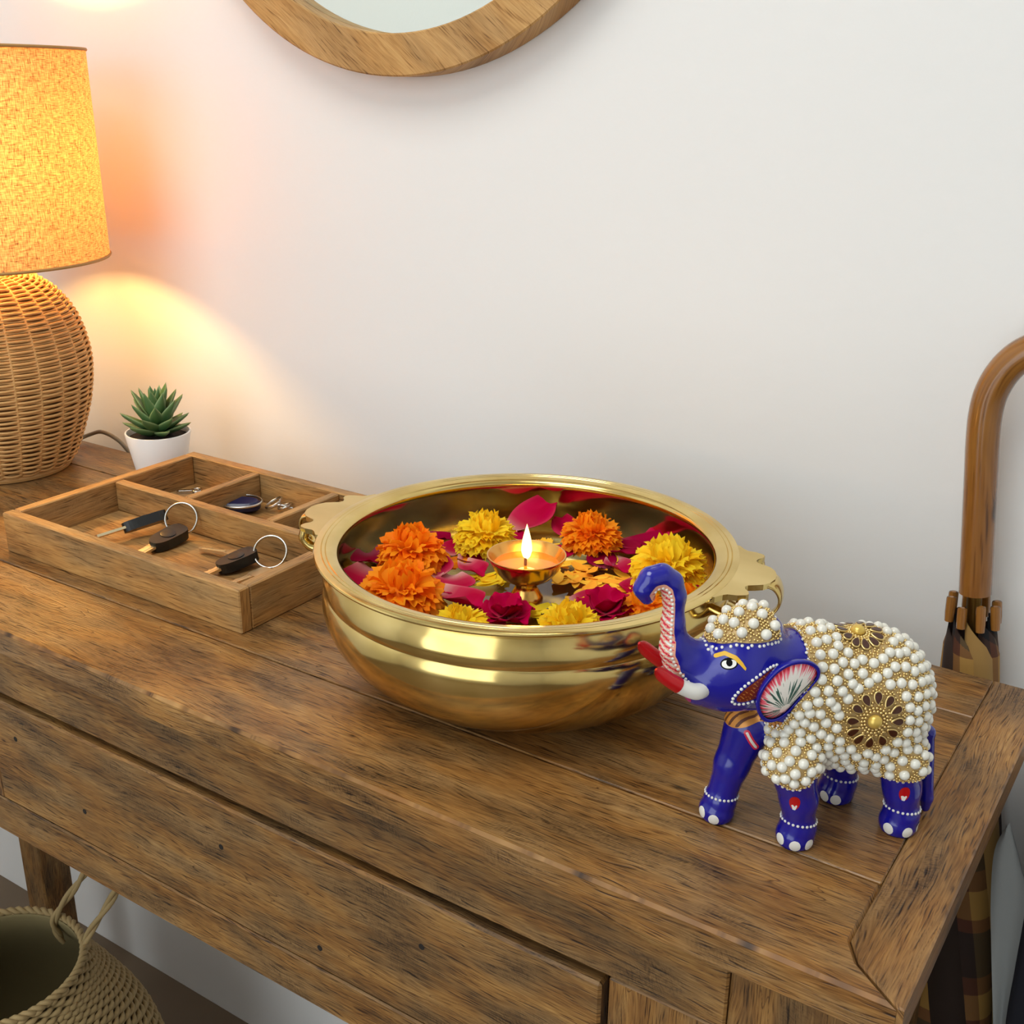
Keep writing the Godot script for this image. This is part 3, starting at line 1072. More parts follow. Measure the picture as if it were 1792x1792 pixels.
func build_bowl() -> void:
	var t := thing("brass_bowl", "wide polished brass bowl with scrolled side handles, filled with water and flowers", "bowl", BOWL)
	var p := PackedVector2Array()
	for q in [[0.0, 0.0006], [0.070, 0.0], [0.078, 0.0006], [0.0845, 0.0036], [0.0865, 0.0052], [0.0875, 0.0055], [0.0985, 0.0115], [0.1100, 0.0200], [0.1195, 0.0295], [0.1265, 0.0400], [0.1305, 0.0500], [0.1318, 0.0580], [0.1316, 0.0640], [0.1306, 0.0684], [0.1297, 0.0696], [0.1297, 0.0700], [0.1304, 0.0712], [0.1309, 0.0750], [0.1303, 0.0795], [0.1287, 0.0840], [0.1264, 0.0876], [0.1257, 0.0890], [0.1266, 0.0900], [0.1310, 0.0912], [0.1340, 0.0922], [0.1356, 0.0934], [0.1359, 0.0944], [0.1353, 0.0952], [0.1340, 0.0955], [0.1312, 0.0955], [0.1308, 0.0950], [0.1304, 0.0955], [0.1286, 0.0954], [0.1282, 0.0949], [0.1278, 0.0953], [0.1240, 0.0948], [0.1218, 0.0940], [0.1204, 0.0926], [0.1200, 0.0908], [0.1206, 0.0880], [0.1222, 0.0835], [0.1246, 0.0770], [0.1262, 0.0700], [0.1270, 0.0620], [0.1270, 0.0540], [0.1245, 0.0440], [0.1190, 0.0340], [0.1090, 0.0240], [0.0950, 0.0150], [0.0780, 0.0090], [0.0500, 0.0070], [0.0, 0.0066]]:
		p.append(Vector2(q[0], q[1]))
	var m := MB.new()
	m.lathe(p, 160, 0.82, Vector3.ZERO, Vector2(3, 6))
	obj("bowl_body", m, M.brass, t)
	# handles: flat scalloped plate in the plane of the rim, with a curled strap below
	for side in [-13.0, 167.0]:
		var h := MB.new()
		var half := [[-18.5, 133.5], [-18.0, 137.0], [-15.6, 139.2], [-14.6, 141.0], [-13.8, 146.5], [-12.6, 150.4], [-11.6, 151.0], [-10.4, 149.6], [-9.4, 146.8], [-8.4, 145.6], [-7.2, 146.6], [-6.4, 150.0], [-5.2, 154.5], [-3.4, 157.6], [-1.2, 159.2]]
		var out := PackedVector2Array()
		for q in half:
			out.append(Vector2.from_angle(deg_to_rad(side + q[0])) * q[1] * 0.001)
		for k in range(half.size() - 1, -1, -1):
			out.append(Vector2.from_angle(deg_to_rad(side - half[k][0])) * half[k][1] * 0.001)
		for k in range(7):
			out.append(Vector2.from_angle(deg_to_rad(side + 15.0 - 5.0 * k)) * 0.1325)
		h.slab(out, 0.0915, 0.0951, Transform3D(), 0.0007)
		var pl := obj("handle", h, M.brass, t)
		var dir := Vector2.from_angle(deg_to_rad(side))
		var path := []
		for q in [[0.1555, 0.0930], [0.1600, 0.0905], [0.1628, 0.0850], [0.1628, 0.0785], [0.1600, 0.0728], [0.1550, 0.0692], [0.1480, 0.0680], [0.1400, 0.0690], [0.1310, 0.0712]]:
			path.append(Vector3(dir.x * q[0], q[1], dir.y * q[0]))
		var s := MB.new()
		var sp := smooth_path(path, 6)
		var rads := []
		for k in sp.size():
			rads.append(0.0115 * (0.72 + 0.28 * cos(TAU * k / (sp.size() - 1.0))))
		s.tube(sp, rads, 14, false, true, Vector2(1.0, 0.2))
		obj("strap", s, M.brass, pl)
		for e in [-12.6, 12.6]:
			var d2 := Vector2.from_angle(deg_to_rad(side + e))
			var b := MB.new()
			b.tube(smooth_path([Vector3(d2.x * 0.1475, 0.0925, d2.y * 0.1475), Vector3(d2.x * 0.1485, 0.0865, d2.y * 0.1485), Vector3(d2.x * 0.1440, 0.0815, d2.y * 0.1440), Vector3(d2.x * 0.1370, 0.0800, d2.y * 0.1370), Vector3(d2.x * 0.1290, 0.0815, d2.y * 0.1290)], 5), 0.0034, 8)
			obj("scroll", b, M.brass, pl)
	var w := MB.new()
	w.lathe(PackedVector2Array([Vector2(0.1268, WATER), Vector2(0.0, WATER)]), 96)
	tag(obj("water", w, M.water, null, Transform3D(Basis(), BOWL)), "still dark water filling the brass bowl under the flowers", "water")


func build_diya() -> void:
	var at := Vector3(-0.2915, WATER - 0.0085, 0.1790)
	var t := thing("oil_lamp", "small brass oil lamp cup with a burning wick, in the middle of the bowl", "oil lamp", at)
	var y := 0.0085
	var m := MB.new()
	m.lathe(PackedVector2Array([Vector2(0.0, 0.0), Vector2(0.0098, 0.0), Vector2(0.0104, 0.0010), Vector2(0.0100, y + 0.0012), Vector2(0.0088, y + 0.0030), Vector2(0.0068, y + 0.0068), Vector2(0.0060, y + 0.0092), Vector2(0.0066, y + 0.0110), Vector2(0.0102, y + 0.0120), Vector2(0.0150, y + 0.0150), Vector2(0.0190, y + 0.0200), Vector2(0.0216, y + 0.0256), Vector2(0.0230, y + 0.0278), Vector2(0.0230, y + 0.0287), Vector2(0.0222, y + 0.0288), Vector2(0.0206, y + 0.0262), Vector2(0.0180, y + 0.0212), Vector2(0.0140, y + 0.0166), Vector2(0.0080, y + 0.0140), Vector2(0.0, y + 0.0134)]), 64)
	obj("cup", m, M.diya_brass, t)
	t.scale = Vector3(1.1, 1.06, 1.1)
	var o := MB.new()
	o.lathe(PackedVector2Array([Vector2(0.0189, y + 0.0228), Vector2(0.0, y + 0.0228)]), 48)
	obj("oil", o, M.oil, t)
	var wk := MB.new()
	wk.tube(smooth_path([Vector3(0.004, y + 0.0150, 0.006), Vector3(0.002, y + 0.0205, 0.004), Vector3(0.0, y + 0.0262, 0.001), Vector3(0.0, y + 0.0280, 0.0)], 4), 0.0009, 7)
	obj("wick", wk, M.wick, t)
	var f := MB.new()
	f.lathe(PackedVector2Array([Vector2(0.0006, 0.0), Vector2(0.0022, 0.0020), Vector2(0.0031, 0.0052), Vector2(0.0031, 0.0080), Vector2(0.0026, 0.0122), Vector2(0.0016, 0.0168), Vector2(0.0006, 0.0206), Vector2(0.0, 0.0228)]), 20, 0.3)
	obj("flame", f, M.flame_glow, t, Transform3D(Basis(), Vector3(0, y + 0.0255, 0)))
	var li := OmniLight3D.new()
	li.name = "flame_light"
	li.light_color = rgb(255, 176, 84)
	li.light_energy = 0.0022
	li.light_size = 0.0025
	li.omni_range = 4.0
	li.omni_attenuation = 2.0
	li.shadow_enabled = true
	li.position = Vector3(0, y + 0.033, 0)
	t.add_child(li)


func marigold_petal(length: float, width: float, sd: int) -> MB:
	var r := RandomNumberGenerator.new()
	r.seed = sd
	var p1 := r.randf() * TAU
	var p2 := r.randf() * TAU
	var m := MB.new()
	m.sheet(7, 5, func(a, b):
		var wd: float = width * (0.22 + 0.78 * pow(b, 0.8))
		var x: float = (a - 0.5) * wd
		var edge: float = absf(a - 0.5) * 2.0
		var z: float = length * b * (1.0 - 0.16 * edge * edge * b) + 0.09 * length * sin(a * 14.0 + p1) * b * b
		var y: float = width * (0.30 * edge * edge * b + 0.17 * sin(a * 12.0 + p2) * b * b) - length * 0.34 * b * b * b
		return Vector3(x, y, z)
	, false, false, Vector2.ONE, true)
	return m


func flower_centre(called: String, label: String, at: Vector3, dia: float, colour: String, sd: int, n: int, meshes: Array, tilt := Vector3.ZERO) -> void:
	var t := thing(called, label, "flower", at, 0.0, colour + " marigold heads in the brass bowl")
	var r := RandomNumberGenerator.new()
	r.seed = sd
	var rad := dia / 2.0
	var heart := MB.new()
	heart.lathe(PackedVector2Array([Vector2(0.0, -0.45 * rad), Vector2(0.48 * rad, -0.40 * rad), Vector2(0.68 * rad, -0.1 * rad), Vector2(0.62 * rad, 0.24 * rad), Vector2(0.34 * rad, 0.44 * rad), Vector2(0.0, 0.5 * rad)]), 16, 0.2)
	obj("heart", heart, M[colour + "_b"], t)
	var off := r.randf() * TAU
	for i in n:
		var f := (i + 0.5) / n
		var pol := acos(1.0 - f * 1.22)
		var az := off + i * 2.399963 + r.randf_range(-0.12, 0.12)
		pol += r.randf_range(-0.08, 0.08)
		var dir := Vector3(sin(pol) * cos(az), cos(pol) * 0.74, sin(pol) * sin(az)).normalized()
		var up := Vector3.UP - dir * dir.y
		if up.length() < 0.15:
			up = Vector3(cos(az), 0, sin(az)) - dir * dir.dot(Vector3(cos(az), 0, sin(az)))
		up = -up.normalized() if f < 0.12 else up.normalized()
		var b := Basis(up.cross(dir), up, dir)
		b = b * Basis(Vector3.BACK, r.randf_range(-0.5, 0.5)) * Basis(Vector3.RIGHT, r.randf_range(-0.25, 0.15))
		var sc := rad / 0.021 * r.randf_range(0.88, 1.1)
		b = b.scaled_local(Vector3.ONE * sc)
		var p := Vector3(dir.x, dir.y * 0.8, dir.z) * rad * 0.36
		obj("petal", meshes[i % meshes.size()], M[colour + ("_a" if r.randf() < 0.72 else "_b")], t, Transform3D(b, p))
	if tilt != Vector3.ZERO:
		t.rotation = tilt


func rose_petal(w: float, l: float, cup: float, curl: float, pale: float, sd: int) -> MB:
	# broad petal: base at -z, tip at +z, lying in the xz plane; the base fades to white
	var r := RandomNumberGenerator.new()
	r.seed = sd
	var p1 := r.randf() * TAU
	var skew := r.randf_range(-0.18, 0.18)
	var m := MB.new()
	m.colored = true
	var one := func(lift: float, down: bool) -> void:
		m.sheet(11, 11, func(a, b):
			var s: float = (a - 0.5) * 2.0
			var wd: float = w * 0.5 * (0.24 + 0.80 * pow(sin(PI * (0.10 + 0.74 * b)), 1.15))
			var x: float = s * wd + skew * l * b * b
			var tip: float = 1.0 - 0.16 * s * s * b + 0.035 * cos(s * PI * 2.0) * b
			var z: float = (b * tip - 0.5) * l
			var y: float = cup * w * (s * s * 0.55 + (b - 0.5) * (b - 0.5) * 0.6) + 0.035 * w * sin(s * 4.0 + p1 + b * 3.0) * b
			var e: float = maxf(0.0, maxf(absf(s), (b - 0.5) * 2.0) - 0.72)
			y -= curl * e * e * w * 3.0
			return Vector3(x, y + lift, z)
		, false, false, Vector2.ONE, not down, func(a, b):
			var s: float = absf(a - 0.5) * 2.0
			var c := Color(0.46, 0.001, 0.042)
			c = c.lerp(Color(0.58, 0.002, 0.085), clampf(sin(a * 9.0 + p1) * 0.5 + 0.3, 0.0, 1.0) * 0.5)
			c = c.lerp(Color(0.78, 0.13, 0.20), pale * 0.55 * clampf(1.0 - b * 1.6, 0.0, 1.0))
			c = c.lerp(Color(0.86, 0.62, 0.52), clampf(0.24 - b, 0.0, 1.0) * 3.0 * clampf(0.3 + pale, 0.0, 1.0))
			return c.lerp(Color(0.80, 0.22, 0.28), pow(s, 9.0) * 0.3 * pale))
	one.call(0.0, false)
	one.call(-0.0004, true)
	return m


func build_flowers() -> void:
	var pm := []
	for k in 4:
		pm.append(marigold_petal(0.0150, 0.0112, 30 + k).mesh())
	var pf := []
	for k in 4:
		pf.append(marigold_petal(0.0135, 0.0082, 50 + k).mesh())
	var big := [
		["orange", -80.1, 17.6, 0.043, 120, 0, "orange marigold nearest the left side of the bowl, behind another orange one", 0.0705],
		["orange", -45.9, 72.3, 0.048, 120, 0, "large ruffled orange marigold at the front left rim of the bowl", 0.0690],
		["yellow", -57.6, -36.1, 0.043, 150, 1, "yellow marigold behind and left of the burning oil lamp", 0.0705],
		["orange", 4.4, -79.5, 0.042, 150, 1, "orange marigold at the back right of the bowl, behind the oil lamp", 0.0705],
		["yellow", 74.2, -58.4, 0.049, 150, 1, "large yellow marigold at the right side of the bowl, behind the elephant's trunk", 0.0705],
		["yellow", 5.0, 79.5, 0.034, 110, 1, "small yellow marigold half hidden behind the front left rim of the bowl", 0.0640],
		["yellow", 61.0, 47.0, 0.040, 120, 1, "yellow marigold half hidden behind the front middle rim of the bowl", 0.0655],
		["orange", 82.0, -8.0, 0.032, 90, 1, "small orange marigold between the front rose and the elephant's trunk tip", 0.0635],
		["orange", 97.2, -38.0, 0.024, 80, 1, "smallest orange marigold, at the right rim behind the elephant's trunk", 0.0640],
	]
	for k in big.size():
		var q: Array = big[k]
		flower_centre("marigold", q[6], BOWL + Vector3(q[1] * 0.001, q[7], q[2] * 0.001), q[3], q[0], 100 + k, q[4], pf if q[5] == 1 else pm)
	# rose petals: x, z (mm from the bowl's centre), width, length (mm), heading (deg), cup, curl, pale, tilt, label
	var rp := [
		[-104.0, 26.0, 30, 30, 60, 0.35, 0.3, 0.1, 0.15, "dark crimson rose petal with upturned edge at the far left of the bowl"],
		[-91.0, 56.0, 34, 34, 20, 0.32, 0.2, 0.25, -0.1, "dark crimson rose petal against the left rim, below the upturned one"],
		[-97.0, 8.0, 24, 26, 120, 0.3, 0.3, 0.0, 0.1, "dark crimson rose petal tucked behind the two left orange marigolds"],
		[-74.0, -25.0, 20, 20, 200, 0.25, 0.3, 0.35, 0.2, "bright magenta rose petal between the left orange and the left yellow marigold"],
		[-96.2, -33.0, 14, 18, 100, 0.4, 0.2, 0.0, 0.1, "thin dark red petal edge behind the left orange marigolds"],
		[-60.2, 14.1, 18, 20, 210, 0.5, 0.35, 0.9, 0.35, "small curled salmon red rose petal right of the two left orange marigolds"],
		[-38.9, 25.5, 24, 27, 40, 0.22, 0.15, 0.55, 0.05, "large flat magenta rose petal with a white base, left of the oil lamp"],
		[-42.9, -3.0, 17, 26, 65, 0.3, 0.2, 0.8, 0.1, "pointed pink and red rose petal just left of the oil lamp cup"],
		[-54.4, -17.0, 14, 18, 120, 0.3, 0.2, 0.6, 0.0, "small red rose petal between the yellow marigold and the oil lamp"],
		[-52.0, -92.0, 30, 32, 160, 0.45, 0.35, 0.45, 0.55, "big rose pink petal standing up directly behind the flame"],
		[-28.0, -96.0, 20, 32, 250, 0.35, 0.5, 0.35, 0.2, "crimson rose petal with a curled pale tip right of the flame"],
		[24.0, -87.5, 26, 32, 70, 0.3, 0.35, 0.05, 0.2, "dark magenta rose petal right of the back orange marigold"],
		[34.0, -100.0, 24, 30, 110, 0.4, 0.4, 0.1, 0.3, "dark magenta folded rose petal behind the right yellow marigold"],
		[38.0, -117.0, 18, 22, 150, 0.5, 0.6, 0.5, 0.5, "small curled magenta rose petal touching the back right inner wall of the bowl"],
		[20.0, -63.6, 18, 22, 230, 0.25, 0.3, 0.1, 0.15, "magenta rose petal below the back orange marigold"],
		[37.1, -61.3, 18, 26, 50, 0.35, 0.3, 1.0, 0.15, "pale pink rose petal left of the right yellow marigold"],
		[97.0, -62.6, 22, 24, 10, 0.35, 0.4, 0.8, 0.2, "red and pink rose petal at the right rim below the yellow marigold"],
		[-21.9, 47.8, 22, 34, 70, 0.45, 0.35, 0.9, 0.15, "long dusty pink rose petal in front and left of the oil lamp's foot"],
		[-6.0, 53.5, 16, 26, 50, 0.35, 0.3, 1.0, 0.0, "narrow pale pink rose petal touching the long dusty pink one"],
		[-8.0, -58.0, 20, 24, 130, 0.3, 0.3, 0.2, 0.1, "magenta rose petal behind the oil lamp, left of the back orange marigold"],
		[-78.0, 46.0, 18, 22, 160, 0.35, 0.3, 0.1, 0.15, "crimson rose petal showing between the two left orange marigolds and the rim"],
		[62.0, -40.0, 18, 22, 20, 0.3, 0.3, 0.35, 0.1, "magenta rose petal in front of the large right yellow marigold"],
		[14.0, 62.0, 16, 20, 40, 0.35, 0.3, 0.3, 0.05, "crimson rose petal beside the front crimson rose bloom, against the front rim"],
		[56.0, -88.0, 26, 30, 80, 0.3, 0.35, 0.1, 0.2, "dark magenta rose petal behind the large right yellow marigold, nearest the right inner wall"],
		[-50.0, -62.0, 20, 24, 210, 0.3, 0.3, 0.25, 0.1, "magenta rose petal behind the yellow marigold left of the flame"],
		[48.0, -4.0, 20, 24, 140, 0.3, 0.3, 0.5, 0.08, "magenta rose petal among the amber petals left of the elephant's trunk"],
		[-28.9, 75.3, 14, 16, 90, 0.3, 0.3, 0.05, 0.05, "small crimson rose petal in front of the large ruffled orange marigold"],
	]
	for k in rp.size():
		var q: Array = rp[k]
		var m := rose_petal(q[2] * 0.00118, q[3] * 0.00118, q[5], q[6], q[7], 200 + k)
		var b := Basis(Vector3.UP, deg_to_rad(q[4])) * Basis(Vector3.RIGHT, -q[8])
		tag(obj("rose_petal", m, M.rose_b if q[7] < 0.15 else M.rose_a, null, Transform3D(b, BOWL + Vector3(q[0] * 0.001, WATER + 0.0022 + 0.5 * q[3] * 0.001 * sin(q[8]), q[1] * 0.001))), q[9], "petal", "rose petals floating in the bowl")
	# two open rose heads at the front rim
	for q in [[17.0, 48.5, 0.0, "crimson rose bloom at the front of the bowl, in front of the oil lamp", 0.90], [64.0, 8.0, 0.6, "magenta rose bloom at the front right rim of the bowl, left of the elephant's trunk", 1.0]]:
		var t := thing("rose", q[3], "flower", BOWL + Vector3(q[0] * 0.001, WATER + 0.0015, q[1] * 0.001), 0.0, "rose blooms in the brass bowl")
		for k in 9:
			var ring := 0 if k < 5 else 1
			var a: float = q[2] + TAU * k / 5.0 + (0.5 if ring else 0.0)
			var m := rose_petal(0.021 * q[4], 0.021 * q[4], 0.42, 0.4, 0.12, 300 + k)
			var el: float = -0.28 if ring == 0 else -0.85
			var rr: float = (0.0105 if ring == 0 else 0.0055) * q[4]
			obj("petal", m, M.rose_a, t, Transform3D(Basis(Vector3.UP, a) * Basis(Vector3.RIGHT, el), Vector3(rr * sin(a), 0.0035 + 0.0045 * ring, rr * cos(a))))
	# loose marigold petals: x, z of the patches they float in
	var lp := []
	for k in 4:
		var m := MB.new()
		var bend: float = [0.10, 0.22, -0.12, 0.3][k]
		m.sheet(9, 5, func(a, b):
			var s: float = (b - 0.5) * 2.0
			var wd: float = 0.0031 * pow(sin(PI * (0.06 + 0.88 * a)), 0.7)
			var x: float = (a - 0.5) * 0.0160
			return Vector3(x, bend * 0.004 * (a - 0.5) * (a - 0.5) * 4.0 + 0.0006 * s * s, s * wd)
		, false, false, Vector2.ONE, true)
		lp.append(m.mesh())
	var r := RandomNumberGenerator.new()
	r.seed = 12
	# patch: centre x, z, half extents along the picture's right and depth, count, colour, label, group
	var sets := [
		[22.0, -45.0, 26.0, 20.0, 36, "amber", "loose amber marigold petal floating right of the oil lamp", "loose amber petals right of the oil lamp"],
		[46.0, -26.0, 22.0, 18.0, 32, "amber", "loose amber marigold petal floating between the oil lamp and the elephant's trunk", "loose amber petals by the elephant's trunk"],
		[38.0, 16.0, 24.0, 11.0, 22, "yellow", "loose yellow marigold petal floating in front of the oil lamp", "loose yellow petals in front of the oil lamp"],
		[-28.0, 6.0, 12.0, 11.0, 14, "yellow", "loose yellow marigold petal floating left of the oil lamp", "loose yellow petals left of the oil lamp"],
		[-66.0, -2.0, 11.0, 13.0, 9, "orange", "loose orange marigold petal floating by the left orange marigolds", "loose orange petals by the left marigolds"],
		[-18.0, -72.0, 18.0, 10.0, 9, "amber", "loose amber marigold petal floating behind the oil lamp", "loose amber petals behind the oil lamp"],
		[74.0, -22.0, 13.0, 10.0, 10, "orange", "loose orange marigold petal floating beside the elephant's trunk tip", "loose orange petals by the trunk tip"],
	]
	var rx := Vector2(0.837, -0.547)
	var rz := Vector2(0.547, 0.837)
	for q in sets:
		for k in q[4]:
			var u := r.randf_range(-1, 1)
			var w := r.randf_range(-1, 1)
			var p: Vector2 = Vector2(q[0], q[1]) + rx * u * q[2] + rz * w * q[3]
			if p.distance_to(Vector2(7.5, 11.3)) < 13.0:
				p += (p - Vector2(7.5, 11.3)).normalized() * 10.0
			var b := Basis(Vector3.UP, r.randf() * TAU) * Basis(Vector3.RIGHT, r.randf_range(-0.22, 0.22)) * Basis(Vector3.BACK, r.randf_range(-0.12, 0.12))
			b = b.scaled_local(Vector3(r.randf_range(0.8, 1.15), 1.0, r.randf_range(0.85, 1.25)))
			tag(obj("loose_petal", lp[k % 4], M[q[5] + ("_a" if r.randf() < 0.6 else "_b")], null, Transform3D(b, BOWL + Vector3(p.x * 0.001, WATER + 0.0014 + 0.0022 * r.randf(), p.y * 0.001))), q[6], "petal", q[7])


func build_umbrella() -> void:
	var t := thing("umbrella", "closed plaid umbrella with glossy wooden crook handle behind the right end of the table", "umbrella", Vector3(-0.0185, FLOOR, -0.038))
	var up := Vector3(0.0185, -FLOOR, 0.038)
	var hp := []
	for q in [[-0.0600, 0.0424], [-0.0644, 0.0851], [-0.0685, 0.1256], [-0.0708, 0.1474], [-0.0720, 0.1650], [-0.0716, 0.1779], [-0.0700, 0.1865], [-0.0670, 0.1951], [-0.0628, 0.2028], [-0.0574, 0.2095], [-0.0505, 0.2150], [-0.0420, 0.2185], [-0.0330, 0.2190], [-0.0240, 0.2160], [-0.0165, 0.2100], [-0.0115, 0.2020], [-0.0095, 0.1930], [-0.0092, 0.1800]]:
		hp.append(Vector3(q[0], q[1], -0.040) + up)
	var h := MB.new()
	var path := smooth_path(hp, 4)
	h.tube(path, 0.0108, 20, false, true, Vector2.ONE, Vector2(3.0, 0.4))
	obj("handle", h, M.handle_wood, t)
	# axis of the shaft, leaning a little
	var axis := func(y: float) -> Vector3:
		return Vector3(-0.0565 - 0.088 * y, y, -0.040 + (0.0 if y > -0.05 else 0.004 * (-y - 0.05))) + up
	var sh := MB.new()
	sh.tube(PackedVector3Array([axis.call(0.046), axis.call(-0.80)]), 0.005, 10)
	obj("shaft", sh, M.brass_dark, t)
	for k in 8:
		var a := TAU * k / 8.0 + 0.28
		var d := Vector3(cos(a), 0, sin(a))
		var p0: Vector3 = axis.call(0.0375 + 0.002 * sin(k * 2.3)) + d * 0.0155
		var p1: Vector3 = axis.call(0.0205) + d * 0.0165
		var rt := MB.new()
		rt.tube(smooth_path([p0, p0.lerp(p1, 0.08), p0.lerp(p1, 0.5), p1], 3), [0.0016, 0.0026, 0.0032, 0.0034, 0.0034, 0.0034, 0.0034, 0.0034, 0.0032, 0.0030], 10)
		obj("rib_tip", rt, M.handle_wood, t)
	# furled canopy: eight flaps, each wrapped round the shaft over the next
	var cloth := [M.cloth_brown, M.cloth_tan, M.cloth_black, M.plaid]
	for k in 8:
		var m := MB.new()
		for lift in [0.0, -0.0009]:
			m.sheet(15, 30, func(a, b):
				var y: float = 0.028 - b * 0.80
				var grow: float = lerpf(0.0165, 0.0205, clampf(b / 0.05, 0.0, 1.0))
				grow = lerpf(grow, 0.036, smoothstep(0.05, 0.34, b))
				grow = lerpf(grow, 0.010, smoothstep(0.45, 1.0, b))
				var ang: float = TAU * k / 8.0 + 0.28 - a * 1.75 - b * 3.0
				var rr: float = grow * (0.66 + 0.34 * sin(PI * (0.10 + 0.80 * a))) + lift
				if a > 0.93 or a < 0.07:
					rr *= 0.86
				if b < 0.035:
					y -= (1.0 - b / 0.035) * 0.030 * a
				return axis.call(y) + Vector3(cos(ang) * rr, 0, sin(ang) * rr)
			, false, false, Vector2(0.9, 9.0), lift < 0.0)
		obj("canopy_panel", m, cloth[[3, 3, 1, 3, 0, 3, 3, 3][k]], t)
	var tip := MB.new()
	tip.tube(PackedVector3Array([axis.call(-0.76), axis.call(-0.8245)]), [0.006, 0.003], 10)
	obj("ferrule", tip, M.brass_dark, t)


func build_bag() -> void:
	var t := thing("cloth_bag", "tall dark navy fabric bag slumped on the floor at the right end of the table", "bag", Vector3(0.088, FLOOR, -0.018))
	var h := -FLOOR
	var m := MB.new()
	m.sheet(49, 22, func(a, b):
		var ang: float = TAU * a
		var y: float = b * (h - 0.078)
		var fold: float = 1.0 + 0.06 * sin(ang * 3.0 + b * 2.0) + 0.03 * sin(ang * 7.0 - b * 5.0)
		var rx: float = lerpf(0.070, 0.072, b) * fold
		var rz: float = lerpf(0.050, 0.046, b) * fold
		return Vector3(-0.014 * b * b + rx * signf(cos(ang)) * pow(absf(cos(ang)), 0.7), y + 0.006 * sin(ang * 4.0) * b, rz * signf(sin(ang)) * pow(absf(sin(ang)), 0.7))
	, false, false, Vector2.ONE)
	m.sheet(49, 6, func(a, b):
		var ang: float = TAU * a
		var rx: float = 0.072 * (1.0 - b * 0.9)
		var rz: float = 0.046 * (1.0 - b * 0.9)
		return Vector3(-0.014 + rx * signf(cos(ang)) * pow(absf(cos(ang)), 0.7), h - 0.080 - 0.02 * sin(b * 1.5), rz * signf(sin(ang)) * pow(absf(sin(ang)), 0.7))
	, false, false, Vector2.ONE)
	obj("bag_body", m, M.cloth_navy, t)
	var st := MB.new()
	st.tube(smooth_path([Vector3(-0.030, h - 0.13, 0.046), Vector3(-0.026, h - 0.085, 0.036), Vector3(0.0, h - 0.068, 0.020), Vector3(0.03, h - 0.08, 0.03), Vector3(0.036, h - 0.13, 0.046)], 8), 0.006, 10, false, true, Vector2(1.6, 0.5))
	obj("bag_strap", st, M.cloth_navy, t)
	# pale cloth hanging out of the bag
	var s := MB.new()
	var edge_l := smooth_path([Vector3(-0.0042, -0.0800, 0), Vector3(-0.0085, -0.1000, 0), Vector3(-0.0057, -0.1334, 0), Vector3(0.0017, -0.1798, 0), Vector3(0.0128, -0.2454, 0), Vector3(0.0260, -0.330, 0), Vector3(0.034, -0.42, 0)], 5)
	var edge_r := smooth_path([Vector3(-0.0032, -0.0800, 0), Vector3(0.0074, -0.1062, 0), Vector3(0.0153, -0.1305, 0), Vector3(0.0172, -0.1850, 0), Vector3(0.0194, -0.2430, 0), Vector3(0.032, -0.330, 0), Vector3(0.046, -0.42, 0)], 5)
	for lift in [0.0, -0.0016]:
		s.sheet(11, edge_l.size(), func(a, b):
			var k := int(round(b * (edge_l.size() - 1)))
			var q: Vector3 = edge_l[k].lerp(edge_r[k], a)
			return Vector3(q.x, q.y, 0.040 + 0.003 * sin(a * 5.0 + b * 3.0) + lift)
		, false, false, Vector2.ONE, lift < 0.0)
	tag(obj("pale_scarf", s, M.cloth_grey), "pale grey cloth strip hanging down in front of the navy bag beside the table", "cloth")


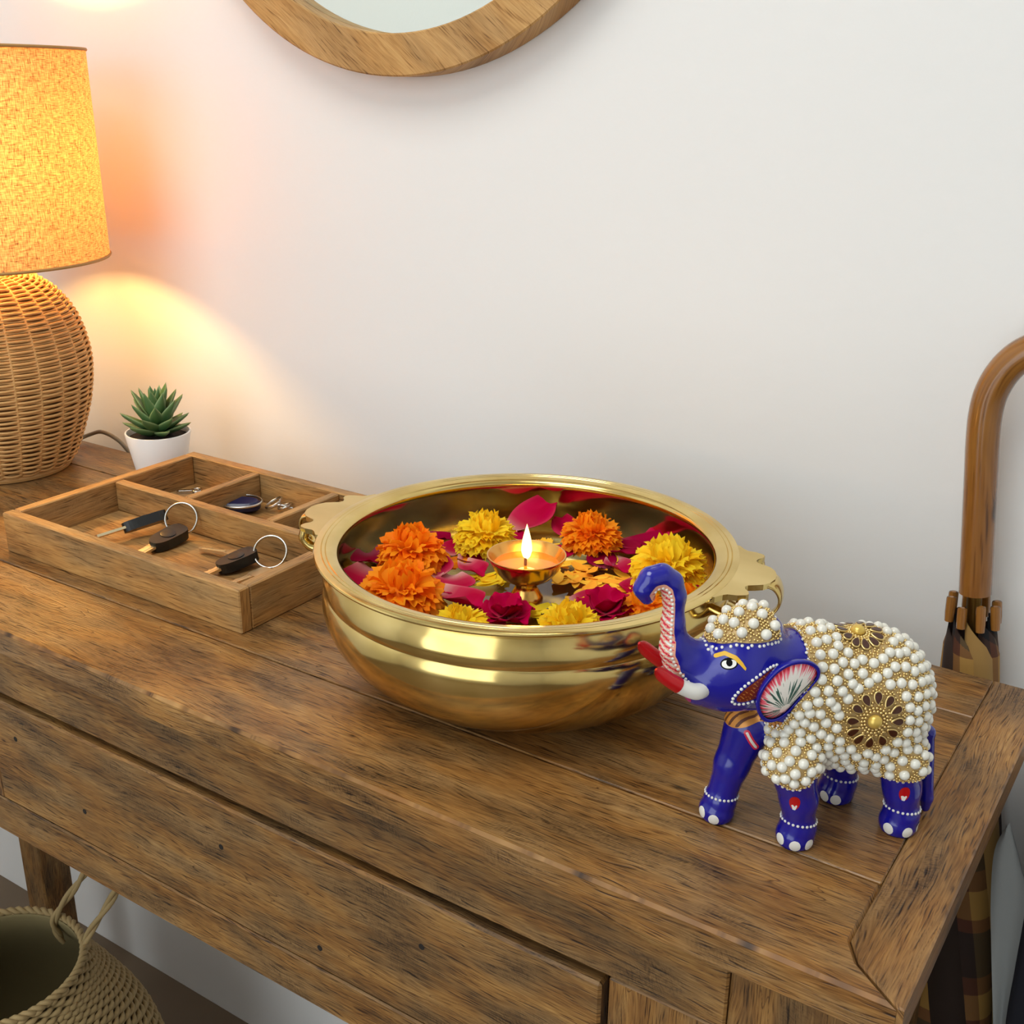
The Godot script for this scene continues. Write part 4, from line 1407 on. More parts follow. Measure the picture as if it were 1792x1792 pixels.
func build_basket() -> void:
	var at := Vector3(-0.898, FLOOR, 0.2425)
	var t := thing("seagrass_basket", "round woven seagrass belly basket with twisted rope handles under the left part of the table", "basket", at)
	var prof := smooth_path([Vector3(0.10, 0.004, 0), Vector3(0.135, 0.03, 0), Vector3(0.158, 0.09, 0), Vector3(0.160, 0.15, 0), Vector3(0.146, 0.21, 0), Vector3(0.120, 0.262, 0), Vector3(0.0985, 0.298, 0), Vector3(0.0885, 0.320, 0), Vector3(0.0872, 0.326, 0)], 10)
	var acc := 0.0
	var row := 0
	var inner := PackedVector2Array()
	for k in range(1, prof.size()):
		acc += prof[k].distance_to(prof[k - 1])
		if acc >= 0.0056:
			acc -= 0.0056
			var path := PackedVector3Array()
			var seg := 200
			var rads := []
			for s in seg:
				var a := TAU * s / seg
				var w := sin(a * 34.0 + PI * (row % 2))
				var rr := prof[k].x + 0.0017 * w
				path.append(Vector3(rr * cos(a), prof[k].y + 0.0004 * sin(a * 13.0 + row * 2.0), rr * sin(a)))
				rads.append(0.0029 + 0.0003 * w)
			var m := MB.new()
			m.tube(path, rads, 6, true, false)
			obj("coil", m, M.seagrass, t)
			row += 1
	for k in range(prof.size() - 1, -1, -4):
		inner.append(Vector2(prof[k].x - 0.0045, prof[k].y))
	inner.append(Vector2(0.0, 0.006))
	var im := MB.new()
	im.lathe(inner, 72, 0.3)
	obj("lining", im, M.seagrass_in, t)
	# plaited rim
	for k in 2:
		var p := PackedVector3Array()
		for s in 180:
			var a := TAU * s / 180.0
			var w := a * 30.0 + PI * k
			p.append(Vector3((0.0872 + 0.0022 * cos(w)) * cos(a), 0.3275 + 0.0022 * sin(w), (0.0872 + 0.0022 * cos(w)) * sin(a)))
		var m := MB.new()
		m.tube(p, 0.0028, 6, true, false)
		obj("rim_strand", m, M.seagrass, t)
	# rope handle: two strands twisted, one loop at each side
	for side in [0.0, PI]:
		var arch := smooth_path([Vector3(-0.0150, 0.290, -0.0870), Vector3(-0.0115, 0.328, -0.0805), Vector3(0.0210, 0.386, -0.1010), Vector3(0.0440, 0.428, -0.1130), Vector3(0.0790, 0.446, -0.1080), Vector3(0.0940, 0.436, -0.0980), Vector3(0.0830, 0.396, -0.0945), Vector3(0.0495, 0.328, -0.0725), Vector3(0.0540, 0.290, -0.0750)], 10)
		for k in 2:
			var p := PackedVector3Array()
			for s in arch.size():
				var w := s * 0.55 + PI * k
				var q := arch[s] + Vector3(0.0021 * cos(w), 0.0021 * sin(w) * 0.4, 0.0021 * sin(w))
				p.append(Basis(Vector3.UP, side) * q)
			var m := MB.new()
			m.tube(p, 0.0027, 7)
			obj("handle_strand", m, M.seagrass, t)


# ---------------------------------------------------------------- the painted elephant: one field, meshed with surface nets
# millimetres along (forwards, up, to its left)
const ELLS := [
	[-15, 74, 0, 38, 37.5, 27.5, 8], [-25, 70.5, 0, 28.5, 35, 27, 8], [10, 80, 0, 25, 35.5, 25, 8],
	[52.5, 102, 0, 20, 24.5, 20, 10], [45, 117, 0, 15, 13, 14, 6], [63, 96, 0, 16, 16, 16, 8],
]
const CAPS := [
	[20, 91, 0, 46, 99, 0, 23, 19, 8], [74, 98.5, 0, 83.5, 105, 0, 11, 7, 8], [83.5, 105, 0, 87.2, 113, 0, 7, 6, 4],
	[87.2, 113, 0, 88, 127, 0, 6, 5.4, 3], [88, 127, 0, 88.3, 142, 0, 5.4, 5.3, 3], [88.3, 142, 0, 90.5, 149, 0, 5.3, 5.4, 3],
	[90.5, 149, 0, 95.3, 153, 0, 5.4, 5.5, 3], [95.3, 153, 0, 100.8, 151.8, 0, 5.5, 5.6, 2], [100.8, 151.8, 0, 104, 147, 0, 5.6, 5, 2],
	[104, 147, 0, 102.3, 142.5, 0, 5, 3.8, 2], [62, 87, 0, 73, 86.5, 0, 9, 5, 5], [76, 109, 0, 85, 117, 0, 7, 5, 6],
	[26, 52, 17, 19, 28, 16, 13, 9.3, 7], [19, 28, 16, 17, 13, 15, 9.3, 8.3, 4], [17, 8, 15, 18, 5, 15, 9.6, 10.2, 4],
	[36, 56, -13, 43, 33, -14, 13, 9, 7], [43, 33, -14, 47, 14, -15, 9, 8, 4], [48, 8.5, -15, 49, 5, -15, 9, 9.8, 4],
	[-36, 45, 17, -40, 26, 17, 13, 9.3, 7], [-40, 26, 17, -42, 13, 17, 9.3, 8.6, 4], [-42, 8, 17, -41, 5, 17, 9.6, 10.2, 4],
	[-20, 45, -16, -23, 26, -16, 13, 9.3, 7], [-23, 26, -16, -25, 13, -17, 9.3, 8.6, 4], [-24, 8, -17, -23, 5, -17, 9.6, 10.2, 4],
	[-48, 58, 6, -58, 51, 7, 6, 3.8, 3], [-58, 51, 7, -63, 10, 8, 3.6, 3.6, 2], [-63, 10, 8, -63, 4, 8, 3.6, 2.6, 1],
]
var ev := PackedVector3Array()
var en := PackedVector3Array()
var ei := PackedInt32Array()


func bone_distance(q: Array, p: Vector3) -> float:
	if q.size() == 7:
		var r := Vector3(q[3], q[4], q[5])
		var u := (p - Vector3(q[0], q[1], q[2])) / r
		var k0 := u.length()
		return k0 * (k0 - 1.0) / maxf((u / r).length(), 1e-6)
	var a := Vector3(q[0], q[1], q[2])
	var ab := Vector3(q[3], q[4], q[5]) - a
	var t := clampf((p - a).dot(ab) / ab.length_squared(), 0.0, 1.0)
	return (p - a - ab * t).length() - lerpf(q[6], q[7], t)


func field(p: Vector3) -> float:
	var d := 1000.0
	for set_ in [ELLS, CAPS]:
		for q in set_:
			var b := bone_distance(q, p)
			var k: float = q[q.size() - 1]
			var h := clampf(0.5 + 0.5 * (b - d) / k, 0.0, 1.0)
			d = lerpf(b, d, h) - k * h * (1.0 - h)
	return maxf(d, -p.y)


func mesh_field(cell: float) -> void:
	var lo := Vector3(-71, -2, -33)
	var nx := int(185.0 / cell)
	var ny := int(165.0 / cell)
	var nz := int(66.0 / cell)
	var g := PackedFloat32Array()
	g.resize(nx * ny * nz)
	g.fill(60.0)
	for set_ in [ELLS, CAPS]:
		for q in set_:
			var k: float = q[q.size() - 1]
			var a := Vector3(q[0], q[1], q[2])
			var b := a
			var pad := k + 2.5 * cell
			var ra := Vector3.ZERO
			if q.size() == 7:
				ra = Vector3(q[3], q[4], q[5])
			else:
				b = Vector3(q[3], q[4], q[5])
				ra = Vector3.ONE * maxf(q[6], q[7])
			var mn := (a.min(b) - ra - Vector3.ONE * pad - lo) / cell
			var mx := (a.max(b) + ra + Vector3.ONE * pad - lo) / cell
			var ell: bool = q.size() == 7
			var inv := Vector3.ONE / ra
			var ab := b - a
			var l2 := maxf(ab.length_squared(), 1e-6)
			var r0: float = 0.0 if ell else q[6]
			var r1: float = 0.0 if ell else q[7]
			for z in range(maxi(0, int(mn.z)), mini(nz, int(mx.z) + 2)):
				for y in range(maxi(0, int(mn.y)), mini(ny, int(mx.y) + 2)):
					var row := (z * ny + y) * nx
					for x in range(maxi(0, int(mn.x)), mini(nx, int(mx.x) + 2)):
						var p := lo + Vector3(x, y, z) * cell - a
						var d := 0.0
						if ell:
							var u := p * inv
							var k0 := u.length()
							d = k0 * (k0 - 1.0) / maxf((u * inv).length(), 1e-6)
						else:
							var t := clampf(p.dot(ab) / l2, 0.0, 1.0)
							d = (p - ab * t).length() - (r0 + (r1 - r0) * t)
						var old := g[row + x]
						var h := clampf(0.5 + 0.5 * (d - old) / k, 0.0, 1.0)
						g[row + x] = d + (old - d) * h - k * h * (1.0 - h)
	for y in ny:
		var hgt := lo.y + y * cell
		if hgt > 3.0:
			break
		for z in nz:
			var row := (z * ny + y) * nx
			for x in nx:
				g[row + x] = maxf(g[row + x], -hgt)
	var at := PackedInt32Array()
	at.resize(nx * ny * nz)
	at.fill(-1)
	var step := [1, nx, nx * ny]
	var corner := [0, 1, nx, nx + 1, nx * ny, nx * ny + 1, nx * ny + nx, nx * ny + nx + 1]
	var edges := [[0, 1], [2, 3], [4, 5], [6, 7], [0, 2], [1, 3], [4, 6], [5, 7], [0, 4], [1, 5], [2, 6], [3, 7]]
	for z in nz - 1:
		for y in ny - 1:
			var base := (z * ny + y) * nx
			for x in nx - 1:
				var i := base + x
				var v0 := g[i]
				if v0 > 4.0 * cell or v0 < -4.0 * cell:
					continue
				var c := [v0, g[i + 1], g[i + nx], g[i + nx + 1], g[i + corner[4]], g[i + corner[5]], g[i + corner[6]], g[i + corner[7]]]
				var ins := 0
				for k in 8:
					if c[k] < 0.0:
						ins += 1
				if ins == 0 or ins == 8:
					continue
				var s := Vector3.ZERO
				var m := 0
				for e in edges:
					var va: float = c[e[0]]
					var vb: float = c[e[1]]
					if (va < 0.0) != (vb < 0.0):
						var t := va / (va - vb)
						var pa := Vector3(e[0] & 1, (e[0] >> 1) & 1, e[0] >> 2)
						var pb := Vector3(e[1] & 1, (e[1] >> 1) & 1, e[1] >> 2)
						s += pa.lerp(pb, t)
						m += 1
				s /= m
				at[i] = ev.size()
				ev.append(lo + (Vector3(x, y, z) + s) * cell)
				var gx: float = lerpf(lerpf(c[1] - c[0], c[3] - c[2], s.y), lerpf(c[5] - c[4], c[7] - c[6], s.y), s.z)
				var gy: float = lerpf(lerpf(c[2] - c[0], c[3] - c[1], s.x), lerpf(c[6] - c[4], c[7] - c[5], s.x), s.z)
				var gz: float = lerpf(lerpf(c[4] - c[0], c[5] - c[1], s.x), lerpf(c[6] - c[2], c[7] - c[3], s.x), s.y)
				en.append(Vector3(gx, gy, gz).normalized())
	for z in range(1, nz - 1):
		for y in range(1, ny - 1):
			for x in range(1, nx - 1):
				var i := (z * ny + y) * nx + x
				var v0 := g[i]
				if v0 > 2.0 * cell or v0 < -2.0 * cell:
					continue
				for ax in 3:
					var j: int = i + step[ax]
					if (v0 < 0.0) == (g[j] < 0.0):
						continue
					var u: int = step[(ax + 1) % 3]
					var w: int = step[(ax + 2) % 3]
					var q := [at[i], at[i - u], at[i - u - w], at[i - w]]
					if q[0] < 0 or q[1] < 0 or q[2] < 0 or q[3] < 0:
						continue
					ei.append_array(PackedInt32Array([q[0], q[1], q[2], q[0], q[2], q[3]]))


func loc(p: Vector3) -> Vector3:
	# (forwards, up, left) in mm to the figurine's own axes in metres
	return Vector3(p.x, p.y, -p.z) * 0.001


func paint(g: Callable, centre: Vector3, reach: float, lift: float, skirt := true) -> MB:
	# the part of the surface where g(point, normal) > 0, lifted off by `lift` mm, cut cleanly along g = 0
	var val := PackedFloat32Array()
	val.resize(ev.size())
	var r2 := reach * reach
	for k in ev.size():
		val[k] = g.call(ev[k], en[k]) if ev[k].distance_squared_to(centre) < r2 else -9.0
	var m := MB.new()
	var map := {}
	for t in ei.size() / 3:
		var a := val[ei[3 * t]]
		var b := val[ei[3 * t + 1]]
		var c := val[ei[3 * t + 2]]
		if a <= 0.0 and b <= 0.0 and c <= 0.0:
			continue
		var id := [ei[3 * t], ei[3 * t + 1], ei[3 * t + 2]]
		if a > 0.0 and b > 0.0 and c > 0.0:
			var w := []
			for k in id:
				if not map.has(k):
					map[k] = m.add(loc(ev[k] + en[k] * lift), loc(en[k]).normalized(), Vector2(ev[k].x, ev[k].y) * 0.01)
				w.append(map[k])
			m.tri(w[0], w[1], w[2])
			continue
		var pts := []
		var cut := []
		for k in 3:
			var i: int = id[k]
			var j: int = id[(k + 1) % 3]
			if val[i] > 0.0:
				pts.append([ev[i], en[i]])
				cut.append(false)
			if (val[i] > 0.0) != (val[j] > 0.0):
				var f := val[i] / (val[i] - val[j])
				pts.append([ev[i].lerp(ev[j], f), en[i].lerp(en[j], f).normalized()])
				cut.append(true)
		var first := m.v.size()
		for q in pts:
			m.add(loc(q[0] + q[1] * lift), loc(q[1]).normalized(), Vector2(q[0].x, q[0].y) * 0.01)
		for k in range(1, pts.size() - 1):
			m.tri(first, first + k, first + k + 1)
		if skirt and lift > 0.2:
			for k in pts.size():
				var k2 := (k + 1) % pts.size()
				if cut[k] and cut[k2]:
					var p: Array = pts[k]
					var q: Array = pts[k2]
					var mid := Vector3.ZERO
					for z in pts:
						mid += z[0]
					var nn: Vector3 = (p[0] + q[0]) * 0.5 - mid / pts.size()
					nn = loc((nn - p[1] * nn.dot(p[1])).normalized()).normalized()
					m.face([loc(p[0] + p[1] * lift), loc(q[0] + q[1] * lift), loc(q[0] - q[1] * 0.2), loc(p[0] - p[1] * 0.2)], nn, func(_x): return Vector2.ZERO)
	return m


func march(from: Vector3, dir: Vector3) -> Vector3:
	var p := from
	for k in 40:
		p += dir * field(p) * 0.85
	return p


func grad(p: Vector3) -> Vector3:
	var e := 0.4
	return Vector3(field(p + Vector3(e, 0, 0)) - field(p - Vector3(e, 0, 0)), field(p + Vector3(0, e, 0)) - field(p - Vector3(0, e, 0)), field(p + Vector3(0, 0, e)) - field(p - Vector3(0, 0, e))).normalized()


func settle(p: Vector3) -> Vector3:
	# moves a point onto the surface
	for k in 12:
		p -= grad(p) * field(p) * 0.9
	return p


func poly_distance(p: Vector2, poly: Array) -> float:
	# > 0 inside
	var d := 1e9
	var inside := false
	var m := poly.size()
	for k in m:
		var a: Vector2 = poly[k]
		var b: Vector2 = poly[(k + 1) % m]
		var ab := b - a
		d = minf(d, (p - a - ab * clampf((p - a).dot(ab) / ab.length_squared(), 0.0, 1.0)).length())
		if (a.y > p.y) != (b.y > p.y) and p.x < (b.x - a.x) * (p.y - a.y) / (b.y - a.y) + a.x:
			inside = not inside
	return d if inside else -d


func line_distance(p: Vector3, pts: Array) -> float:
	var d := 1e9
	for k in pts.size() - 1:
		var a: Vector3 = pts[k]
		var ab: Vector3 = pts[k + 1] - a
		d = minf(d, (p - a - ab * clampf((p - a).dot(ab) / ab.length_squared(), 0.0, 1.0)).length())
	return d


func dots(called: String, spots: Array, r: float, m: Material, parent: Node, flat := 0.6) -> void:
	# a row of small painted beads, too small to pick apart: one part
	var s := SphereMesh.new()
	s.radius = r
	s.height = 2.0 * r * flat
	s.radial_segments = 10
	s.rings = 5
	s.material = m
	var mm := MultiMesh.new()
	mm.transform_format = MultiMesh.TRANSFORM_3D
	mm.mesh = s
	mm.instance_count = spots.size()
	for k in spots.size():
		var n: Vector3 = loc(spots[k][1]).normalized()
		var x := n.cross(Vector3(0.3, 0.5, 0.8)).normalized()
		mm.set_instance_transform(k, Transform3D(Basis(x, n, x.cross(n)), loc(spots[k][0])))
	var o := MultiMeshInstance3D.new()
	o.multimesh = mm
	o.name = called
	o.set_meta("kind", "stuff")
	parent.add_child(o, true)


func along(pts: Array, gap: float, lift := 0.2) -> Array:
	# evenly spaced surface points along a polyline
	var out := []
	var left := 0.0
	for k in pts.size() - 1:
		var a: Vector3 = pts[k]
		var b: Vector3 = pts[k + 1]
		var l := a.distance_to(b)
		while left < l:
			var p := settle(a.lerp(b, left / l))
			var n := grad(p)
			out.append([p + n * lift, n])
			left += gap
		left -= l
	return out


func teardrop(l: float, w: float) -> PackedVector2Array:
	var out := PackedVector2Array()
	for k in 18:
		var a := TAU * k / 18.0
		out.append(Vector2(-cos(a) * l * 0.5, sin(a) * w * 0.5 * pow(sin(a * 0.5), 0.8)))
	return out


func build_elephant() -> void:
	var t := thing("elephant_figurine", "small glossy blue elephant figurine with raised trunk and pearl covered back", "figurine", Vector3(-0.080144, 0, 0.220258))
	t.rotation.y = atan2(-0.733, -0.68)
	mesh_field(1.15)
	var body := MB.new()
	for k in ev.size():
		body.add(loc(ev[k]), loc(en[k]).normalized())
	body.idx = ei.duplicate()
	var bd := obj("body", body, M.blue_paint, t)

	# pearl cloth
	var poly := []
	for q in [[20, 132], [21, 116], [22.5, 110], [23, 104], [25, 97], [30.5, 85], [31.5, 76], [31.5, 68], [38.5, 61.5], [43, 55], [42.5, 49], [38, 45], [32, 42.3], [27, 42], [22, 44.5], [18, 48], [10, 43], [0, 38], [-12, 36], [-25, 37.5], [-36, 38.5], [-48, 37], [-75, 37], [-75, 132]]:
		poly.append(Vector2(q[0], q[1]))
	var cloth := func(p: Vector3, n: Vector3) -> float:
		var d := poly_distance(Vector2(p.x, p.y), poly)
		if p.z < 1.0:
			d = minf(d, 21.0 + 0.05 * p.y - p.x + maxf(0.0, p.z) * 12.0)
		# not on the tail or the inner sides of the legs
		if p.x < -52.0 and p.y < 58.0 and p.z > 1.0:
			d = minf(d, (p.x + 54.5) * 1.5)
		return d
	var cl := obj("pearl_cloth", paint(cloth, Vector3(-15, 75, 0), 90.0, 0.9), M.gold_cloth, t)
	var cand := []
	var edge := []
	for k in ev.size():
		if ev[k].x > 45.0 or ev[k].y < 34.0:
			continue
		var d: float = cloth.call(ev[k], en[k])
		if d > 0.3:
			cand.append([ev[k], en[k], d])
		if absf(d - 0.2) < 0.75 and en[k].z > -0.2:
			edge.append([ev[k], en[k]])
	var medal := [Vector3(-10.3, 76.9, 27.7), Vector3(-11.8, 111.3, 1.8)]
	for k in 2:
		medal[k] = settle(medal[k])
	var gem_at := []
	for f in 2:
		var n := grad(medal[f])
		var e1 := (Vector3(1, 0, 0) - n * n.x).normalized()
		var e2 := n.cross(e1)
		for k in 12:
			var a := TAU * k / 12 + 0.1
			gem_at.append(settle(medal[f] + (e1 * cos(a) + e2 * sin(a)) * (11.8 if f == 0 else 9.4)))
	# farthest-point packing of the pearls
	var left := PackedFloat32Array()
	left.resize(cand.size())
	for k in cand.size():
		var a := 1e6
		if cand[k][2] < 2.8 * clampf(1.2 - absf(cand[k][1].x), 0.25, 1.0) or cand[k][0].distance_to(medal[0]) < 17.0 or cand[k][0].distance_to(medal[1]) < 14.5:
			a = -1.0
		left[k] = a
	var pearls := []
	var pick := 0
	for k in cand.size():
		if left[k] > 0.0 and cand[k][0].z > 20.0 and absf(cand[k][0].y - 92.0) < 1.0:
			pick = k
			break
	var free := 0
	for k in cand.size():
		if left[k] > 0.0:
			free += 1
	# hexagonal cells of 6.85 mm; one vertex stands for about 0.93 mm2
	var want_pearls := int(free * 0.93 / (0.866 * 6.85 * 6.85))
	while pearls.size() < want_pearls:
		var p: Vector3 = cand[pick][0]
		pearls.append([p, cand[pick][1]])
		var best := -1.0
		for k in cand.size():
			if left[k] <= 0.0:
				continue
			var d: float = cand[k][0].distance_to(p)
			if d < left[k]:
				left[k] = d
			if left[k] > best:
				best = left[k]
				pick = k
	# even the spacing: each pearl moves to the middle of the ground nearest to it
	for round_ in 5:
		var bins := {}
		for k in pearls.size():
			var key := Vector3i((pearls[k][0] / 9.0).floor())
			if not bins.has(key):
				bins[key] = []
			bins[key].append(k)
		var sums := PackedVector3Array()
		sums.resize(pearls.size())
		var counts := PackedInt32Array()
		counts.resize(pearls.size())
		for k in range(0, cand.size(), 2):
			if left[k] < 0.0:
				continue
			var c: Vector3 = cand[k][0]
			var key := Vector3i((c / 9.0).floor())
			var best := 400.0
			var at := -1
			for dx in [-1, 0, 1]:
				for dy in [-1, 0, 1]:
					for dz in [-1, 0, 1]:
						for j in bins.get(key + Vector3i(dx, dy, dz), []):
							var d: float = pearls[j][0].distance_squared_to(c)
							if d < best:
								best = d
								at = j
			if at >= 0:
				sums[at] += c
				counts[at] += 1
		for k in pearls.size():
			if counts[k]:
				var p := settle(sums[k] / counts[k])
				pearls[k] = [p, grad(p)]
	var eye := Basis(Vector3.UP, t.rotation.y).inverse() * (Vector3(0.0681, 0.3708, 0.7473) - t.position)
	var ps := SphereMesh.new()
	ps.radius = 0.00272
	ps.height = 0.00544
	ps.radial_segments = 20
	ps.rings = 10
	var hidden := []
	for q in pearls:
		var p: Vector3 = q[0] + q[1] * 1.1
		var at := loc(p)
		if (eye - at).normalized().dot(loc(q[1]).normalized()) > -0.25:
			obj("pearl", ps, M.pearl, cl, Transform3D(Basis(), at))
		else:
			hidden.append([p, q[1]])
	if hidden.size():
		dots("far_side_pearls", hidden, 0.00272, M.pearl, cl, 1.0)
	# fine gold beads between the pearls
	var grid := {}
	var beads := []
	var put := func(p: Vector3, n: Vector3, gap: float) -> bool:
		var key := Vector3i((p / 2.0).floor())
		for dx in [-1, 0, 1]:
			for dy in [-1, 0, 1]:
				for dz in [-1, 0, 1]:
					for o in grid.get(key + Vector3i(dx, dy, dz), []):
						if o.distance_to(p) < gap:
							return false
		if not grid.has(key):
			grid[key] = []
		grid[key].append(p)
		beads.append([p + n * 1.2, n])
		return true
	var pg := {}
	for q in pearls:
		var key := Vector3i((q[0] / 4.0).floor())
		if not pg.has(key):
			pg[key] = []
		pg[key].append(q[0])
	var r := RandomNumberGenerator.new()
	r.seed = 77
	for k in 24000:
		var q: Array = cand[r.randi() % cand.size()]
		var jit := Vector3(r.randf_range(-0.6, 0.6), r.randf_range(-0.6, 0.6), r.randf_range(-0.6, 0.6))
		var p: Vector3 = q[0] + jit - q[1] * jit.dot(q[1])
		var near := false
		var key := Vector3i((p / 4.0).floor())
		for dx in [-1, 0, 1]:
			for dy in [-1, 0, 1]:
				for dz in [-1, 0, 1]:
					for o in pg.get(key + Vector3i(dx, dy, dz), []):
						if o.distance_to(p) < 2.95:
							near = true
		for f in 2:
			if p.distance_to(medal[f]) < 8.6 - 1.2 * f:
				near = true
		for o in gem_at:
			if o.distance_to(p) < 3.0:
				near = true
		if near:
			continue
		put.call(p, q[1], 1.25)
	dots("gold_beads", beads, 0.00072, M.gold_bead, cl, 1.0)
	# white dots along the hem
	var hem := []
	for q in edge:
		var ok := true
		for o in hem:
			if o[0].distance_squared_to(q[0]) < 4.0:
				ok = false
				break
		if ok:
			hem.append([q[0], q[1]])
	for q in hem:
		q[0] += q[1] * 0.7
	dots("hem_dots", hem, 0.00085, M.white_paint, cl, 0.8)
	# two jewelled flowers
	var td := MB.new()
	td.slab(teardrop(0.0058, 0.0042), 0.0, 0.0016, Transform3D(), 0.0006)
	var gem := td.mesh()
	var rimp := PackedVector3Array()
	for q in teardrop(0.0064, 0.0048):
		rimp.append(Vector3(q.x, 0.0008, q.y))
	var tr := MB.new()
	tr.tube(rimp, 0.0006, 6, true, false)
	var rim := tr.mesh()
	var cpearl := SphereMesh.new()
	cpearl.radius = 0.0036
	cpearl.height = 0.0058
	for f in 2:
		var c: Vector3 = medal[f]
		var n := grad(c)
		var e1 := (Vector3(1, 0, 0) - n * n.x).normalized()
		var e2 := n.cross(e1)
		var fl := Node3D.new()
		fl.name = "jewel_flower" if f == 0 else "jewel_flower_001"
		t.add_child(fl, true)
		var bx := func(nn: Vector3, dir: Vector3) -> Basis:
			var y := loc(nn).normalized()
			var x := loc(dir).normalized()
			x = (x - y * x.dot(y)).normalized()
			return Basis(x, y, x.cross(y))
		obj("centre_pearl", cpearl, M.gold_pearl, fl, Transform3D(bx.call(n, e1), loc(c + n * 2.4)))
		var seats := []
		var rad := 11.8 if f == 0 else 9.4
		var cnt := 12
		for k in cnt:
			var a := TAU * k / cnt + 0.1
			var dir := e1 * cos(a) + e2 * sin(a)
			var p := settle(c + dir * rad)
			var nn := grad(p)
			var fr := Transform3D(bx.call(nn, dir), loc(p + nn * 1.3))
			obj("gem", gem, M.brown_gem, fl, fr)
			obj("gem_setting", rim, M.gold_bead, fl, fr)
		for ring in [[5.0, 17], [6.6, 22], [8.2, 14]]:
			for k in ring[1]:
				var a: float = TAU * k / ring[1]
				var p := settle(c + (e1 * cos(a) + e2 * sin(a)) * ring[0] * (1.0 if f == 0 else 0.85))
				var nn := grad(p)
				seats.append([p + nn * 1.5, nn])
		dots("seed_beads", seats, 0.00085, M.gold_bead, fl, 1.0)

	# jewelled cap on the forehead
	var cap := func(p: Vector3, n: Vector3) -> float:
		return minf(p.y - 119.6 + maxf(0.0, p.x - 60.0) * 0.36, minf(p.x - 37.6, 70.0 - p.x))
	var cp := obj("head_cap", paint(cap, Vector3(52, 122, 0), 30.0, 0.6), M.gold_cloth, t)
	var hc := []
	var rimd := []
	for k in ev.size():
		if ev[k].distance_to(Vector3(52, 122, 0)) > 30.0:
			continue
		var d: float = cap.call(ev[k], en[k])
		if d > 0.2:
			hc.append([ev[k], en[k], d])
		elif d > -1.9 and d < -0.9:
			rimd.append([ev[k], en[k]])
	var hp := []
	for want in 40:
		var best := 0.0
		var bq := []
		for q in hc:
			if q[2] < 2.2:
				continue
			var d := 1e6
			for o in hp:
				d = minf(d, o[0].distance_to(q[0]))
			if hp.is_empty():
				d = 1e6 - q[0].distance_to(Vector3(46, 120, 14))
			if d > best:
				best = d
				bq = q
		if best < 5.9 or bq.is_empty():
			break
		hp.append(bq)
		obj("pearl", ps, M.pearl, cp, Transform3D(Basis(), loc(bq[0] + bq[1] * 1.5)))
	beads.clear()
	grid.clear()
	for q in hc:
		var near := false
		for o in hp:
			near = near or o[0].distance_to(q[0]) < 2.9
		if not near:
			put.call(q[0], q[1], 1.2)
	dots("gold_beads", beads, 0.0007, M.gold_bead, cp, 1.0)
	var rd := []
	for q in rimd:
		var ok := true
		for o in rd:
			ok = ok and o[0].distance_to(q[0]) > 2.1
		if ok:
			rd.append([q[0], q[1]])
	dots("cap_dots", rd, 0.00085, M.white_paint, cp, 0.6)

	# eyes with yellow brows, on both sides of the head
	for s in [1.0, -1.0]:
		var c := settle(Vector3(64.1, 110.2, 15.2 * s))
		var e1 := Vector3(-6.9, 1.9, 3.3 * s).normalized()
		var n := grad(c)
		e1 = (e1 - n * e1.dot(n)).normalized()
		var e2 := n.cross(e1)
		if e2.y < 0.0:
			e2 = -e2
		var oval := func(p: Vector3, a: float, b: float, dx := 0.0, dy := 0.0) -> float:
			var q := p - c - e1 * dx - e2 * dy
			return 1.0 - Vector2(q.dot(e1) / a, q.dot(e2) / b).length()
		obj("eye_outline", paint(func(p, _n): return oval.call(p, 4.3, 2.9), c, 8.0, 0.08), M.black_paint, t)
		obj("eye_white", paint(func(p, _n): return minf(oval.call(p, 3.6, 2.3), (1.7 - (p - c).dot(e2)) * 0.5), c, 8.0, 0.16), M.white_paint, t)
		obj("pupil", paint(func(p, _n): return oval.call(p, 1.55, 1.75, 0.2, 0.4), c, 8.0, 0.24), M.black_paint, t)
		var brow := [settle(Vector3(68.9, 112.3, 9.7 * s)), settle(Vector3(65.3, 114.4, 11.9 * s)), settle(Vector3(61.2, 113.3, 15.6 * s)), settle(Vector3(58.8, 110.9, 17.6 * s)), settle(Vector3(57.0, 108.3, 19.0 * s))]
		obj("brow", paint(func(p, _n): return 1.05 - line_distance(p, brow) - maxf(0.0, 60.0 - p.x) * 0.16, c, 16.0, 0.2), M.yellow_paint, t)

	# the painted inside of the trunk, with a dotted border
	var inward := func(p: Vector3) -> Vector3:
		if p.y > 141.0:
			return (Vector3(97.2, 143.5, p.z) - p).normalized()
		return Vector3(1, -0.25 if p.y < 112.0 else 0.0, 0).normalized()
	var band := func(p: Vector3, n: Vector3) -> float:
		if p.x < 79.0 or p.y < 100.0 or (p.y < 109.0 and p.x < 83.0):
			return -1.0
		var v: float = n.dot(inward.call(p)) - 0.28
		v = minf(v, (p.y - 101.0) * 0.2)
		if p.x > 97.0:
			v = minf(v, (104.0 - p.x) * 0.2)
		return v
	var tb := obj("trunk_band", paint(band, Vector3(90, 125, 0), 45.0, 0.12), M.salmon_paint, t)
	obj("trunk_stripes", paint(func(p, n): return minf(band.call(p, n) - 0.06, sin((p.y + absf(p.z) * 0.55) * 1.75) - 0.35), Vector3(90, 122, 0), 28.0, 0.2), M.rose_paint, tb)
	obj("trunk_lights", paint(func(p, n): return minf(band.call(p, n) - 0.12, -sin((p.y + absf(p.z) * 0.55) * 1.75) - 0.45), Vector3(90, 122, 0), 28.0, 0.2), M.white_paint, tb)
